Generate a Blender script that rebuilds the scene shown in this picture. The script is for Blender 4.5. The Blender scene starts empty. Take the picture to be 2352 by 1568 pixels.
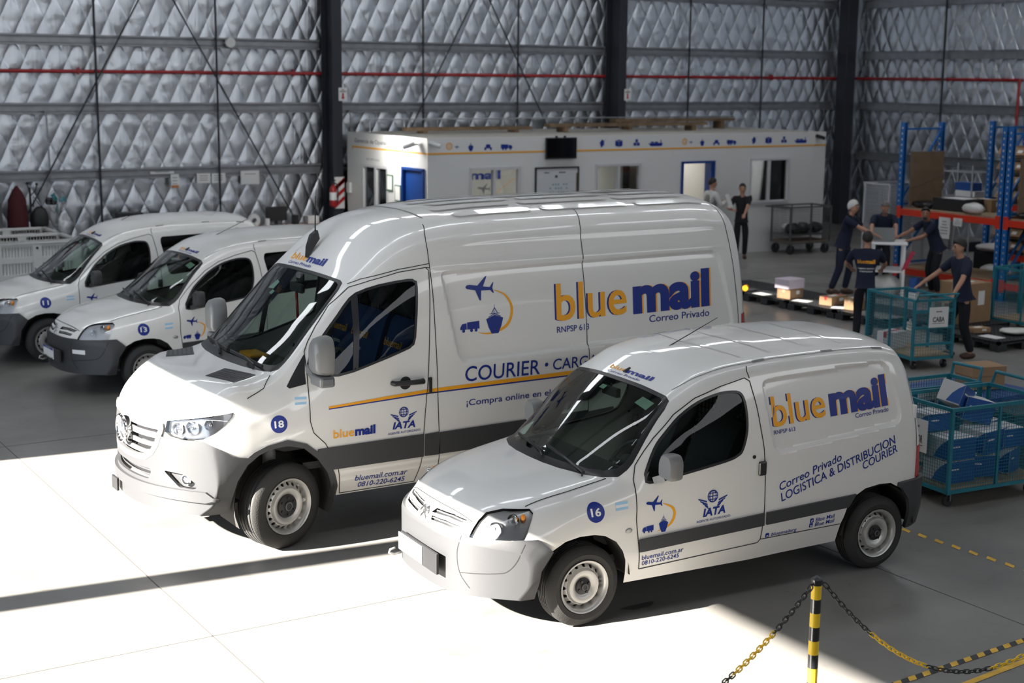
import bpy, bmesh, math, random
from mathutils import Vector as V, Matrix, geometry
from mathutils.bvhtree import BVHTree
R = math.radians
random.seed(7)
SC = bpy.context.scene
COL = SC.collection

# ------------------------------------------------------------------ camera
cam_d = bpy.data.cameras.new('camera'); cam = bpy.data.objects.new('camera', cam_d); COL.objects.link(cam)
CAM_H = 3.782
yaw, pit, rol = R(32.0), R(10.35), R(.53)
fw = V((math.sin(yaw)*math.cos(pit), math.cos(yaw)*math.cos(pit), -math.sin(pit)))
rt = V((math.cos(yaw), -math.sin(yaw), 0)); up = rt.cross(fw)
rt, up = rt*math.cos(rol)+up*math.sin(rol), up*math.cos(rol)-rt*math.sin(rol)
M = Matrix((rt, up, -fw)).transposed().to_4x4(); M.translation = V((0, 0, CAM_H))
cam.matrix_world = M
cam_d.sensor_width = 36; cam_d.lens = 3340/2352*36
cam_d.clip_start = .1; cam_d.clip_end = 300
cam_d.dof.use_dof = True; cam_d.dof.focus_distance = 10.6; cam_d.dof.aperture_fstop = 2.2
SC.camera = cam

# ------------------------------------------------------------------ daylight
SC.view_settings.view_transform = 'Standard'; SC.view_settings.look = 'None'
SC.view_settings.exposure = 0.22; SC.view_settings.gamma = 1.0; SC.view_settings.use_curve_mapping = False
SC.cycles.max_bounces = 8; SC.cycles.diffuse_bounces = 4; SC.cycles.glossy_bounces = 4
SC.cycles.transmission_bounces = 6; SC.cycles.transparent_max_bounces = 12
SC.cycles.caustics_reflective = False; SC.cycles.caustics_refractive = False
SC.cycles.sample_clamp_indirect = 6.0
SC.cycles.use_denoising = True
world = bpy.data.worlds.new('sky'); SC.world = world; world.use_nodes = True
bg = world.node_tree.nodes['Background']
bg.inputs['Color'].default_value = (.72, .84, 1, 1); bg.inputs['Strength'].default_value = 3.2
SUN_EL, SUN_AZ = math.atan(.48), R(-5.2)        # travels towards +X, slightly towards -Y
sun_d = bpy.data.lights.new('sun', 'SUN'); sun_d.energy = 46; sun_d.angle = R(.6); sun_d.color = (1, .94, .85)
sun = bpy.data.objects.new('sun', sun_d); COL.objects.link(sun)
sdir = V((math.cos(SUN_AZ)*math.cos(SUN_EL), math.sin(SUN_AZ)*math.cos(SUN_EL), -math.sin(SUN_EL)))
sun.rotation_euler = sdir.to_track_quat('-Z', 'Y').to_euler(); sun.location = (-20, 8, 14)

# ------------------------------------------------------------------ materials
def srgb(*c):
    return tuple((x/255/12.92 if x/255 <= .04045 else ((x/255+.055)/1.055)**2.4) for x in c)
MATS = {}
def mat(name, col, rough=.5, metal=0, coat=0, noise=0, nscale=4, bump=0, bscale=60, emit=0, spec=.5, alpha=None):
    m = bpy.data.materials.new(name); m.use_nodes = True; MATS[name] = m
    nt = m.node_tree; b = nt.nodes['Principled BSDF']
    b.inputs['Base Color'].default_value = (*col, 1); b.inputs['Roughness'].default_value = rough
    b.inputs['Metallic'].default_value = metal; b.inputs['Coat Weight'].default_value = coat
    b.inputs['Coat Roughness'].default_value = .04; b.inputs['Specular IOR Level'].default_value = spec
    if emit:
        b.inputs['Emission Color'].default_value = (*col, 1); b.inputs['Emission Strength'].default_value = emit
    tc = nt.nodes.new('ShaderNodeTexCoord') if (noise or bump) else None
    if noise:
        n = nt.nodes.new('ShaderNodeTexNoise'); n.inputs['Scale'].default_value = nscale; n.inputs['Detail'].default_value = 6
        nt.links.new(tc.outputs['Object'], n.inputs['Vector'])
        r = nt.nodes.new('ShaderNodeValToRGB'); r.color_ramp.elements[0].position = .3; r.color_ramp.elements[1].position = .7
        r.color_ramp.elements[0].color = (*[c*(1-noise) for c in col], 1); r.color_ramp.elements[1].color = (*[min(1, c*(1+noise)) for c in col], 1)
        nt.links.new(n.outputs['Fac'], r.inputs['Fac']); nt.links.new(r.outputs['Color'], b.inputs['Base Color'])
    if bump:
        n = nt.nodes.new('ShaderNodeTexNoise'); n.inputs['Scale'].default_value = bscale
        nt.links.new(tc.outputs['Object'], n.inputs['Vector'])
        bp = nt.nodes.new('ShaderNodeBump'); bp.inputs['Strength'].default_value = bump; bp.inputs['Distance'].default_value = .01
        nt.links.new(n.outputs['Fac'], bp.inputs['Height']); nt.links.new(bp.outputs['Normal'], b.inputs['Normal'])
    return m
def glass(name, tint, refl=1.0, rough=.0):
    m = bpy.data.materials.new(name); m.use_nodes = True; nt = m.node_tree; MATS[name] = m
    for n in list(nt.nodes): nt.nodes.remove(n)
    out = nt.nodes.new('ShaderNodeOutputMaterial'); mx = nt.nodes.new('ShaderNodeMixShader')
    tr = nt.nodes.new('ShaderNodeBsdfTransparent'); tr.inputs['Color'].default_value = (*tint, 1)
    gl = nt.nodes.new('ShaderNodeBsdfGlossy'); gl.inputs['Roughness'].default_value = rough; gl.inputs['Color'].default_value = (refl, refl, refl, 1)
    fr = nt.nodes.new('ShaderNodeFresnel'); fr.inputs['IOR'].default_value = 1.5
    nt.links.new(fr.outputs['Fac'], mx.inputs['Fac']); nt.links.new(tr.outputs[0], mx.inputs[1]); nt.links.new(gl.outputs[0], mx.inputs[2])
    nt.links.new(mx.outputs[0], out.inputs['Surface'])
    return m
paint = mat('white_paint', (.80, .785, .755), .32, coat=.8)
plastic = mat('black_plastic', (.043, .044, .047), .5, bump=.12, bscale=400)
plastic_s = mat('smooth_black_plastic', (.018, .018, .02), .35)
rubber = mat('tyre_rubber', (.028, .027, .026), .75, bump=.25, bscale=90)
seam_m = mat('panel_gap', (.01, .01, .01), .8)
steel_w = mat('silver_wheel_paint', (.56, .55, .53), .38, metal=.55)
chrome = mat('chrome', (.82, .82, .84), .12, metal=1)
lamp_in = mat('headlamp_reflector', (.80, .80, .82), .3, metal=.25)
amber = mat('amber_lens', (.9, .3, .03), .25)
red_l = mat('red_lens', (.45, .012, .015), .22, coat=.5)
clear_l = glass('clear_lens', (.95, .96, .97))
ws_glass = glass('windscreen_glass', (.74, .87, .80), .9)
sd_glass = glass('tinted_side_glass', (.58, .66, .62), .4)
sd_dark = glass('dim_side_glass', (.40, .45, .43), .5)
saf_yel = mat('safety_yellow', srgb(252, 208, 44), .42)
dk_glass = glass('dark_privacy_glass', (.05, .055, .06))
interior = mat('dark_cabin_trim', (.05, .051, .054), .65)
seat_m = mat('dark_seat_cloth', (.03, .033, .04), .9)
seat_blue = mat('blue_seat_cover', (.018, .05, .16), .9)
under = mat('underbody', (.03, .028, .026), .9)
yel = mat('yellow_vinyl', srgb(246, 170, 28), .4)
blu = mat('navy_vinyl', srgb(10, 42, 132), .4)
sky_v = mat('light_blue_vinyl', srgb(160, 205, 235), .4)
wht = mat('white_vinyl', (.82, .82, .82), .4)
mat('orange_vinyl', srgb(236, 140, 60), .5)
silver_p = mat('silver_mirror_plastic', (.20, .20, .198), .40, bump=.08, bscale=300)
mat('emblem_grey', (.16, .16, .16), .4)
grn_v = mat('pale_green_sticker', srgb(190, 220, 205), .5)

# ------------------------------------------------------------------ mesh helpers
def tag(o, label=None, cat=None, group=None, kind=None):
    for k, v in (('label', label), ('category', cat), ('group', group), ('kind', kind)):
        if v: o[k] = v
    return o
def thing(name, label, cat, loc=(0, 0, 0), rz=0, group=None):
    o = bpy.data.objects.new(name, None); COL.objects.link(o); o.location = loc; o.rotation_euler = (0, 0, rz)
    o.empty_display_size = .1
    return tag(o, label, cat, group)
def link(name, me, parent=None):
    o = bpy.data.objects.new(name, me); COL.objects.link(o); o.parent = parent
    return o
def fin(me, mats, smooth):
    for m in (mats if isinstance(mats, (list, tuple)) else [mats]): me.materials.append(m)
    if smooth:
        me.shade_smooth()
        if smooth is not True and smooth < 180: me.set_sharp_from_angle(angle=R(smooth))
    me.update()
class MB:
    def __init__(s): s.v = []; s.f = []; s.m = []
    def add(s, vs, fs, mi=0):
        o = len(s.v); s.v += [tuple(p) for p in vs]; s.f += [tuple(i+o for i in f) for f in fs]; s.m += [mi]*len(fs); return s
    def box(s, c, d, rot=None, mi=0):
        c = V(c); d = V(d)*.5; pts = []
        for z in (-1, 1):
            for x, y in ((-1, -1), (1, -1), (1, 1), (-1, 1)):
                p = V((x*d.x, y*d.y, z*d.z)); pts.append(c+(rot @ p if rot else p))
        return s.add(pts, [(3, 2, 1, 0), (4, 5, 6, 7), (0, 1, 5, 4), (1, 2, 6, 5), (2, 3, 7, 6), (3, 0, 4, 7)], mi)
    def bar(s, a, b, w, h=None, mi=0, upv=(0, 0, 1)):
        a, b = V(a), V(b); h = h or w; d = b-a; L = d.length; d.normalize(); u = V(upv)
        if abs(d.dot(u)) > .98: u = V((1, 0, 0))
        x = d.cross(u).normalized(); z = x.cross(d)
        return s.box((a+b)/2, (w, L, h), Matrix((x, d, z)).transposed(), mi)
    def cyl(s, a, b, r, r2=None, n=14, mi=0, cap=True):
        a, b = V(a), V(b); r2 = r if r2 is None else r2; d = (b-a).normalized()
        u = V((0, 0, 1)) if abs(d.z) < .9 else V((1, 0, 0)); x = d.cross(u).normalized(); y = d.cross(x); vs = []
        for p, q in ((a, r), (b, r2)):
            vs += [p+(x*math.cos(2*math.pi*i/n)+y*math.sin(2*math.pi*i/n))*q for i in range(n)]
        fs = [(i, i+n, (i+1) % n+n, (i+1) % n) for i in range(n)]
        if cap: fs += [tuple(range(n)), tuple(range(2*n-1, n-1, -1))]
        return s.add(vs, fs, mi)
    def tube(s, path, r, n=8, mi=0, closed=False):
        P = [V(p) for p in path]; k = len(P); rings = []; prev = None
        for i in range(k):
            if closed: t = P[(i+1) % k]-P[i-1]
            else: t = P[min(i+1, k-1)]-P[max(i-1, 0)]
            t.normalize()
            if prev is None:
                u = V((0, 0, 1)) if abs(t.z) < .9 else V((1, 0, 0)); x = t.cross(u).normalized()
            else: x = (prev-t*prev.dot(t)).normalized()
            prev = x; y = t.cross(x); rr = r[i] if isinstance(r, (list, tuple)) else r
            rings.append([P[i]+(x*math.cos(2*math.pi*j/n)+y*math.sin(2*math.pi*j/n))*rr for j in range(n)])
        vs = [p for q in rings for p in q]; fs = []
        for i in range(k if closed else k-1):
            a, b = i*n, ((i+1) % k)*n
            fs += [(a+j, a+(j+1) % n, b+(j+1) % n, b+j) for j in range(n)]
        if not closed: fs += [tuple(range(n-1, -1, -1)), tuple(range((k-1)*n, k*n))]
        return s.add(vs, fs, mi)
    def lathe(s, prof, o=(0, 0, 0), ax=(0, 0, 1), n=40, mi=0):
        """prof: (radius, height along ax)"""
        o = V(o); d = V(ax).normalized(); u = V((0, 0, 1)) if abs(d.z) < .9 else V((1, 0, 0)); x = d.cross(u).normalized(); y = d.cross(x)
        vs = [o+d*h+(x*math.cos(2*math.pi*i/n)+y*math.sin(2*math.pi*i/n))*r for r, h in prof for i in range(n)]
        fs = [(k*n+i, k*n+(i+1) % n, (k+1)*n+(i+1) % n, (k+1)*n+i) for k in range(len(prof)-1) for i in range(n)]
        return s.add(vs, fs, mi)
    def prism(s, poly, e1, e2, o, d, mi=0):
        """2-D outline in the frame (o, e1, e2) extruded by the vector d"""
        o, e1, e2, d = V(o), V(e1), V(e2), V(d); n = len(poly)
        a = [o+e1*p[0]+e2*p[1] for p in poly]; b = [p+d for p in a]
        tri = geometry.tessellate_polygon([[V((p[0], p[1], 0)) for p in poly]])
        fs = [tuple(t) for t in tri]+[tuple(i+n for i in t[::-1]) for t in tri]
        fs += [(i, (i+1) % n, (i+1) % n+n, i+n) for i in range(n)]
        return s.add(a+b, fs, mi)
    def ball(s, c, r, n=14, m=9, sc=(1, 1, 1), mi=0):
        c = V(c); vs = []; fs = []
        for i in range(m+1):
            t = math.pi*i/m
            vs += [c+V((math.sin(t)*math.cos(2*math.pi*j/n)*r*sc[0], math.sin(t)*math.sin(2*math.pi*j/n)*r*sc[1], math.cos(t)*r*sc[2])) for j in range(n)]
        for i in range(m):
            fs += [(i*n+j, (i+1)*n+j, (i+1)*n+(j+1) % n, i*n+(j+1) % n) for j in range(n)]
        return s.add(vs, fs, mi)
    def mesh(s, name, mats, smooth=False, clean=True):
        me = bpy.data.meshes.new(name); me.from_pydata(s.v, [], s.f)
        for p, i in zip(me.polygons, s.m): p.material_index = i
        if clean:
            bm = bmesh.new(); bm.from_mesh(me)
            bmesh.ops.remove_doubles(bm, verts=bm.verts, dist=1e-5)
            bmesh.ops.recalc_face_normals(bm, faces=bm.faces); bm.to_mesh(me); bm.free()
        fin(me, mats, smooth); return me
    def build(s, name, mats, parent=None, smooth=False, bevel=0, clean=True):
        o = link(name, s.mesh(name, mats, smooth, clean), parent)
        if bevel:
            b = o.modifiers.new('bevel', 'BEVEL'); b.width = bevel; b.segments = 2; b.limit_method = 'ANGLE'
        return o
def copy_tree(o, parent=None, name=None):
    c = o.copy(); COL.objects.link(c); c.parent = parent
    for ch in list(o.children): copy_tree(ch, c)
    return c
def interp(xs, ys):
    """monotone cubic through the table"""
    n = len(xs); d = [(ys[i+1]-ys[i])/(xs[i+1]-xs[i]) for i in range(n-1)]; m = [d[0]]
    for i in range(1, n-1): m.append(0 if d[i-1]*d[i] <= 0 else 2*d[i-1]*d[i]/(d[i-1]+d[i]))
    m.append(d[-1])
    def f(x):
        if x <= xs[0]: return ys[0]
        if x >= xs[-1]: return ys[-1]
        i = 0
        while xs[i+1] < x: i += 1
        h = xs[i+1]-xs[i]; t = (x-xs[i])/h
        return (ys[i]*(1+2*t)*(1-t)**2+ys[i+1]*t*t*(3-2*t)+h*(m[i]*t*(1-t)**2+m[i+1]*t*t*(t-1)))
    return f
def smoothpoly(pts, closed=True, k=5):
    """Catmull-Rom through the points"""
    n = len(pts); out = []
    for i in range(n if closed else n-1):
        p = [V(pts[j % n] if closed else pts[max(0, min(n-1, j))]) for j in (i-1, i, i+1, i+2)]
        for q in range(k):
            t = q/k
            out.append(tuple(.5*((2*p[1])+(p[2]-p[0])*t+(2*p[0]-5*p[1]+4*p[2]-p[3])*t*t+(3*p[1]-p[0]-3*p[2]+p[3])*t**3)))
    if not closed: out.append(tuple(pts[-1]))
    return out
def roundpoly(pts, r, k=4):
    """polygon with rounded corners; r a number or one per corner"""
    n = len(pts); out = []
    for i in range(n):
        p = V(pts[i]); a = V(pts[i-1])-p; b = V(pts[(i+1) % n])-p; q = r[i] if isinstance(r, (list, tuple)) else r
        q = min(q, a.length*.48, b.length*.48)
        if q < 1e-4: out.append(tuple(p)); continue
        A = p+a.normalized()*q; B = p+b.normalized()*q
        for j in range(k+1):
            t = j/k; out.append(tuple(A*(1-t)**2+p*2*t*(1-t)+B*t*t))
    return out
def inpoly(x, y, poly):
    c = False; j = len(poly)-1
    for i in range(len(poly)):
        a, b = poly[i], poly[j]
        if (a[1] > y) != (b[1] > y) and x < (b[0]-a[0])*(y-a[1])/(b[1]-a[1])+a[0]: c = not c
        j = i
    return c
def edgedist(x, y, poly):
    best = 9; n = len(poly)
    for i in range(n):
        ax, ay = poly[i]; bx, by = poly[(i+1) % n]; dx, dy = bx-ax, by-ay
        t = max(0, min(1, ((x-ax)*dx+(y-ay)*dy)/(dx*dx+dy*dy+1e-12)))
        best = min(best, math.hypot(x-ax-t*dx, y-ay-t*dy))
    return best
# ------------------------------------------------------------------ van shells: a lofted skin, cut into its panels
def inset(poly, d):
    n = len(poly); out = []; A = sum(poly[i-1][0]*poly[i][1]-poly[i][0]*poly[i-1][1] for i in range(n)); sg = 1 if A > 0 else -1
    for i in range(n):
        p = V(poly[i]); a = (p-V(poly[i-1])); b = (V(poly[(i+1) % n])-p); a.normalize(); b.normalize(); na = V((-a.y, a.x))*sg; nb = V((-b.y, b.x))*sg
        m = na+nb; m = m.normalized() if m.length > 1e-6 else na; out.append(tuple(p+m*d/max(.5, m.dot(na))))
    return out
class Proj:
    """projection along n; e1, e2 span the picture plane of the outline"""
    def __init__(s, n, e1, e2): s.n, s.e1, s.e2 = V(n).normalized(), V(e1).normalized(), V(e2).normalized()
    def uv(s, p): return (s.e1.dot(p), s.e2.dot(p))
LEFT = Proj((0, -1, 0), (1, 0, 0), (0, 0, 1)); RIGHT = Proj((0, 1, 0), (1, 0, 0), (0, 0, 1))
FRONT = Proj((-1, 0, 0), (0, 1, 0), (0, 0, 1)); TOP = Proj((0, 0, 1), (1, 0, 0), (0, 1, 0)); REAR = Proj((1, 0, 0), (0, 1, 0), (0, 0, 1))
OBL = Proj((-.75, -.66, 0), (.66, -.75, 0), (0, 0, 1)); OBR = Proj((-.75, .66, 0), (.66, .75, 0), (0, 0, 1))
class Shell:
    def __init__(s, rows, bowpow, W, lean, dw=None, recess=(), step=.04, NS=26, NC=8, NT=18):
        """rows: s z0 w0 z1 w1 z2 w2 z2b w2b z3 w3 z4 r bow"""
        col = list(zip(*rows)); S = col[0]; F = [interp(S, c) for c in col[1:]]
        st = [S[0]]
        while st[-1] < S[-1]-1e-4:
            h = step if st[-1] > S[0]+.3 and st[-1] < S[-1]-.3 else step*.4
            st.append(min(S[-1], st[-1]+h))
        grid = []
        for q in st:
            z0, w0, z1, w1, z2, w2, zb, wb, z3, w3, z4, r, bow = [f(q) for f in F]
            fz = interp((z0, z1, z2, zb, z3), (w0, w1, w2, wb, w3))
            side = [V((fz(z0+(z3-z0)*i/60), z0+(z3-z0)*i/60)) for i in range(61)]
            topc = [V((w3*(1-i/60), z3+(z4-z3)*(1-(1-i/60)**2.3))) for i in range(61)]
            def walk(pl, d):
                acc = 0
                for i in range(len(pl)-1):
                    L = (pl[i+1]-pl[i]).length
                    if acc+L > d: return i+(d-acc)/L
                    acc += L
                return len(pl)-1.01
            def at(pl, t): i = int(t); return pl[i].lerp(pl[i+1], t-i)
            ia = walk(side[::-1], r); ib = walk(topc, r)
            ta = 60-ia; A, B, Pc = at(side, ta), at(topc, ib), side[-1]
            pts = [at(side, ta*i/NS) for i in range(NS)]
            pts += [A*(1-t)**2+Pc*2*t*(1-t)+B*t*t for t in [i/NC for i in range(NC)]]
            pts += [at(topc, ib+(59.999-ib)*i/NT) for i in range(NT+1)]
            row = []
            for p in pts:
                y, z = p.x, p.y
                if dw: y += dw(q, z, y, w3)
                row.append((q, y, z, bow))
            grid.append(row)
        def place(q, y, z, bow):
            x = q+bow*min(1, abs(y)/W)**bowpow
            k = lean[2]*max(0, min(1, (q-lean[0])/(S[-1]-lean[0])))**1.5
            x -= k*max(0, z-lean[1])**1.25
            return x, y, z
        N = NS+NC+NT+1; verts = []; faces = []
        for sg in (-1, 1):
            base = len(verts)
            for row in grid:
                for q, y, z, bow in row:
                    x, yy, zz = place(q, y, z, bow); verts.append((x, sg*yy, zz))
            for i in range(len(grid)-1):
                for j in range(N-1):
                    a = base+i*N+j; f = (a, a+N, a+N+1, a+1); faces.append(f if sg < 0 else f[::-1])
            for row, fl in ((grid[0], 1), (grid[-1], -1)):        # the two end caps
                b2 = len(verts); nt = N-NS
                z0 = row[0][2]; w3 = row[NS][1]; z3 = row[NS][2]
                for i in range(NS+1):
                    q, yi, zi, bow = row[i]
                    for j in range(nt):
                        zt = row[NS+j][2]; yy = yi*row[NS+j][1]/w3; zz = zi+(zt-z3)*(zi-z0)/(z3-z0)
                        x, a, b = place(q, yy, zz, bow); verts.append((x, sg*a, b))
                for i in range(NS):
                    for j in range(nt-1):
                        a = b2+i*nt+j; f = (a, a+nt, a+nt+1, a+1)
                        faces.append(f if (sg < 0) == (fl < 0) else f[::-1])
        me = bpy.data.meshes.new('shell'); me.from_pydata(verts, [], faces)
        bm = bmesh.new(); bm.from_mesh(me); bpy.data.meshes.remove(me)
        bmesh.ops.remove_doubles(bm, verts=bm.verts, dist=2e-4)
        bmesh.ops.recalc_face_normals(bm, faces=bm.faces)
        if sum(f.normal.y*f.calc_center_median().y for f in bm.faces) < 0:
            bmesh.ops.reverse_faces(bm, faces=bm.faces)
        s.bm = bm; bm.normal_update()
        for poly, depth, soft in recess:                           # pressed-in panels on both sides
            for pr, side in ((LEFT, lambda c: c.y < 0), (RIGHT, lambda c: c.y > 0)): s.cut(poly, pr, side); s.cut(inset(poly, soft), pr, side)
            bmesh.ops.triangulate(bm, faces=[f for f in bm.faces if len(f.verts) > 4]); xs = [p[0] for p in poly]; zs = [p[1] for p in poly]
            for v in bm.verts:
                if min(xs)-.05 < v.co.x < max(xs)+.05 and min(zs)-.05 < v.co.z < max(zs)+.05 and abs(v.co.y) > W*.6:
                    if inpoly(v.co.x, v.co.z, poly):
                        t = min(1, edgedist(v.co.x, v.co.z, poly)/(soft*.98))
                        v.co.y -= math.copysign(depth*t, v.co.y)
        bm.normal_update()
        s.nl = bm.verts.layers.float_vector.new('nrm')
        for v in bm.verts: v[s.nl] = v.normal
        s.bm = bm; s.bvh = BVHTree.FromBMesh(bm)
        tmp = bpy.data.meshes.new('t'); bm.to_mesh(tmp); s.full = tmp
    def hit(s, pr, u, v, far=6):
        o = pr.e1*u+pr.e2*v+pr.n*far; h = s.bvh.ray_cast(o, -pr.n, 2*far)
        return (h[0], h[1]) if h[0] else (None, None)
    def cut(s, poly, pr, cond=None, ndot=.12):
        """cut the outline into the skin; returns the faces inside"""
        bm = s.bm
        ok = lambda f: f.normal.dot(pr.n) > ndot and (cond is None or cond(f.calc_center_median()))
        xs = [p[0] for p in poly]; ys = [p[1] for p in poly]; m = .03
        def near(f, x0, x1, y0, y1):
            c = [pr.uv(v.co) for v in f.verts]
            return max(a for a, b in c) > x0 and min(a for a, b in c) < x1 and max(b for a, b in c) > y0 and min(b for a, b in c) < y1
        cand = {f for f in bm.faces if ok(f) and near(f, min(xs)-m, max(xs)+m, min(ys)-m, max(ys)+m)}
        n = len(poly); e = .002
        for i in range(n):
            a, b = poly[i], poly[(i+1) % n]
            if math.hypot(a[0]-b[0], a[1]-b[1]) < 1e-5: continue
            fs = [f for f in cand if near(f, min(a[0], b[0])-e, max(a[0], b[0])+e, min(a[1], b[1])-e, max(a[1], b[1])+e)]
            if not fs: continue
            g = set(fs)
            for f in fs: g.update(f.edges); g.update(f.verts)
            d = pr.e1*(b[0]-a[0])+pr.e2*(b[1]-a[1]); no = d.cross(pr.n).normalized()
            r = bmesh.ops.bisect_plane(bm, geom=list(g), dist=1e-5, plane_co=pr.e1*a[0]+pr.e2*a[1], plane_no=no)
            for x in r['geom']:
                if isinstance(x, bmesh.types.BMFace): cand.add(x)
        cand = {f for f in cand if f.is_valid}
        out = []
        for f in cand:
            c = f.calc_center_median()
            if inpoly(*pr.uv(c), poly) and (cond is None or cond(c)): out.append(f)
        return out
    def take(s, faces, name, mats, parent, off=0, thick=0, keep=False, smooth=True):
        """lift faces off the skin into a part of their own"""
        me = s.sub(faces, name, off, thick)
        if not keep: bmesh.ops.delete(s.bm, geom=faces, context='FACES')
        fin(me, mats, False); return link(name, me, parent)
    def sub(s, faces, name, off, thick):
        idx = {}; vs = []; ns = []; fs = []
        for f in faces:
            for v in f.verts:
                if v not in idx:
                    idx[v] = len(vs); n = v[s.nl].normalized() if v[s.nl].length > .1 else v.normal; vs.append(v.co+n*off); ns.append(n)
            fs.append([idx[v] for v in f.verts])
        if thick:
            k = len(vs); cnt = {}
            for f in fs:
                for i in range(len(f)):
                    a, b = f[i], f[(i+1) % len(f)]; cnt[(a, b)] = 1
            bd = [(a, b) for a, b in cnt if (b, a) not in cnt]
            vs += [vs[i]-ns[i]*thick for i in range(k)]; ns += [-n for n in ns]
            fs = fs+[[i+k for i in f[::-1]] for f in fs]
            for a, b in bd:
                j = len(vs); vs += [vs[a], vs[b], vs[b+k], vs[a+k]]
                nn = (vs[b]-vs[a]).cross(ns[a]).normalized(); ns += [nn]*4; fs.append([j+1, j, j+3, j+2])
        me = bpy.data.meshes.new(name); me.from_pydata([tuple(v) for v in vs], [], fs); me.update()
        me.shade_smooth(); me.normals_split_custom_set_from_vertices([tuple(n) for n in ns])
        return me
    def rest(s, name, mats, parent):
        return s.take(list(s.bm.faces), name, mats, parent)
    # things laid on the skin
    def lay(s, mb, pr, off=.003):
        """drop the points (u, v) of a flat mesh onto the skin"""
        out = []; last = None
        for p in mb.v:
            h, n = s.hit(pr, p[0], p[1])
            if h is None: h, n = last if last else (pr.e1*p[0]+pr.e2*p[1], pr.n)
            last = (h, n); q = h+n*(off+(p[2] if len(p) > 2 else 0)); out.append(tuple(q))
        mb.v = out; return mb
    def strip(s, mb, pts, pr, w, off=.003, mi=0, k=.02, closed=False):
        """a narrow band along the polyline, laid on the skin"""
        P = [V(p) for p in pts]+([V(pts[0])] if closed else []); L = []
        for a, b in zip(P, P[1:]):
            n = max(1, int((b-a).length/k)); L += [a.lerp(b, i/n) for i in range(n)]
        L.append(P[-1]); H = [s.hit(pr, *p) for p in L]; H = [h for h in H if h[0] is not None]
        vs = []
        for i, (p, n) in enumerate(H):
            t = (H[min(i+1, len(H)-1)][0]-H[max(0, i-1)][0]).normalized(); x = t.cross(n).normalized()*w*.5
            vs += [p+n*off-x, p+n*off+x]
        mb.add(vs, [(2*i, 2*i+1, 2*i+3, 2*i+2) for i in range(len(H)-1)], mi); return mb
    def patch(s, mb, poly, pr, off=.002, mi=0, k=.05):
        """a filled outline laid on the skin (gridded so that it follows the curve)"""
        xs = [p[0] for p in poly]; ys = [p[1] for p in poly]
        bm = bmesh.new(); vv = [bm.verts.new((p[0], p[1], 0)) for p in poly]; bm.faces.new(vv)
        for ax, lo, hi in ((0, min(xs), max(xs)), (1, min(ys), max(ys))):
            c = lo+k
            while c < hi-1e-6:
                co = [0, 0, 0]; no = [0, 0, 0]; co[ax] = c; no[ax] = 1
                bmesh.ops.bisect_plane(bm, geom=bm.verts[:]+bm.edges[:]+bm.faces[:], plane_co=co, plane_no=no); c += k
        bmesh.ops.triangulate(bm, faces=[f for f in bm.faces if len(f.verts) > 4])
        bm.verts.index_update(); t = MB(); t.add([v.co for v in bm.verts], [[v.index for v in f.verts] for f in bm.faces]); bm.free()
        s.lay(t, pr, off); mb.add(t.v, t.f, mi); return mb
FONTS = {}
def text_mb(txt, size=1.0, bold=0, shear=0, width=1.0, space=1.0, align='LEFT'):
    """lettering as flat triangles, size = height of a capital"""
    cu = bpy.data.curves.new('t', 'FONT'); cu.body = txt; cu.size = 1; cu.offset = bold+.006; cu.shear = shear; cu.space_character = space
    cu.resolution_u = 4; cu.fill_mode = 'FRONT'; cu.align_x = align
    o = bpy.data.objects.new('t', cu); COL.objects.link(o); dg = bpy.context.evaluated_depsgraph_get(); dg.update()
    me = bpy.data.meshes.new_from_object(o.evaluated_get(dg)); mb = MB()
    k = size/.72
    mb.add([(v.co.x*k*width, v.co.y*k, 0) for v in me.vertices], [tuple(p.vertices) for p in me.polygons])
    bpy.data.objects.remove(o); bpy.data.curves.remove(cu); bpy.data.meshes.remove(me)
    return mb
def fit_text(txt, a, b, cap, flip=1, **kw):
    """lettering from baseline start a to baseline end b (2-D), capital height cap"""
    mb = text_mb(txt, cap, **kw); a, b = V(a), V(b); L = (b-a).length
    x1 = max(p[0] for p in mb.v); x0 = min(p[0] for p in mb.v); sx = L/(x1-x0); d = (b-a).normalized(); n = V((-d.y, d.x))*flip
    mb.v = [tuple(a+d*((p[0]-x0)*sx)+n*p[1])+(0,) for p in mb.v]; return mb
def wheel_hub(n, r1, r2, hole, hr, mb, y, yb, mi=0):
    """ring between r1 and r2 with n round holes (radius hr on circle hole), facing -Y"""
    for k in range(n):
        a0 = 2*math.pi*k/n; a1 = 2*math.pi*(k+1)/n; am = (a0+a1)/2; q = 6; bd = []
        for i in range(q): t = i/q; bd.append((r1, a0+(a1-a0)*t))
        for i in range(q): t = i/q; bd.append((r1+(r2-r1)*t, a1))
        for i in range(q): t = i/q; bd.append((r2, a1+(a0-a1)*t))
        for i in range(q): t = i/q; bd.append((r2+(r1-r2)*t, a0))
        out = [V((r*math.cos(a), 0, r*math.sin(a))) for r, a in bd]; c = V((hole*math.cos(am), 0, hole*math.sin(am)))
        yy = lambda p: y(math.hypot(p.x, p.z))
        inn = []
        for p in out: inn.append(c+(p-c).normalized()*hr)
        m = len(out); vs = [(p.x, yy(p), p.z) for p in out]+[(p.x, yy(p), p.z) for p in inn]+[(p.x, yy(p)+yb, p.z) for p in inn]
        fs = [(i, (i+1) % m, (i+1) % m+m, i+m) for i in range(m)]+[(i+m, (i+1) % m+m, (i+1) % m+2*m, i+2*m) for i in range(m)]
        mb.add(vs, fs, mi)
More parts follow.
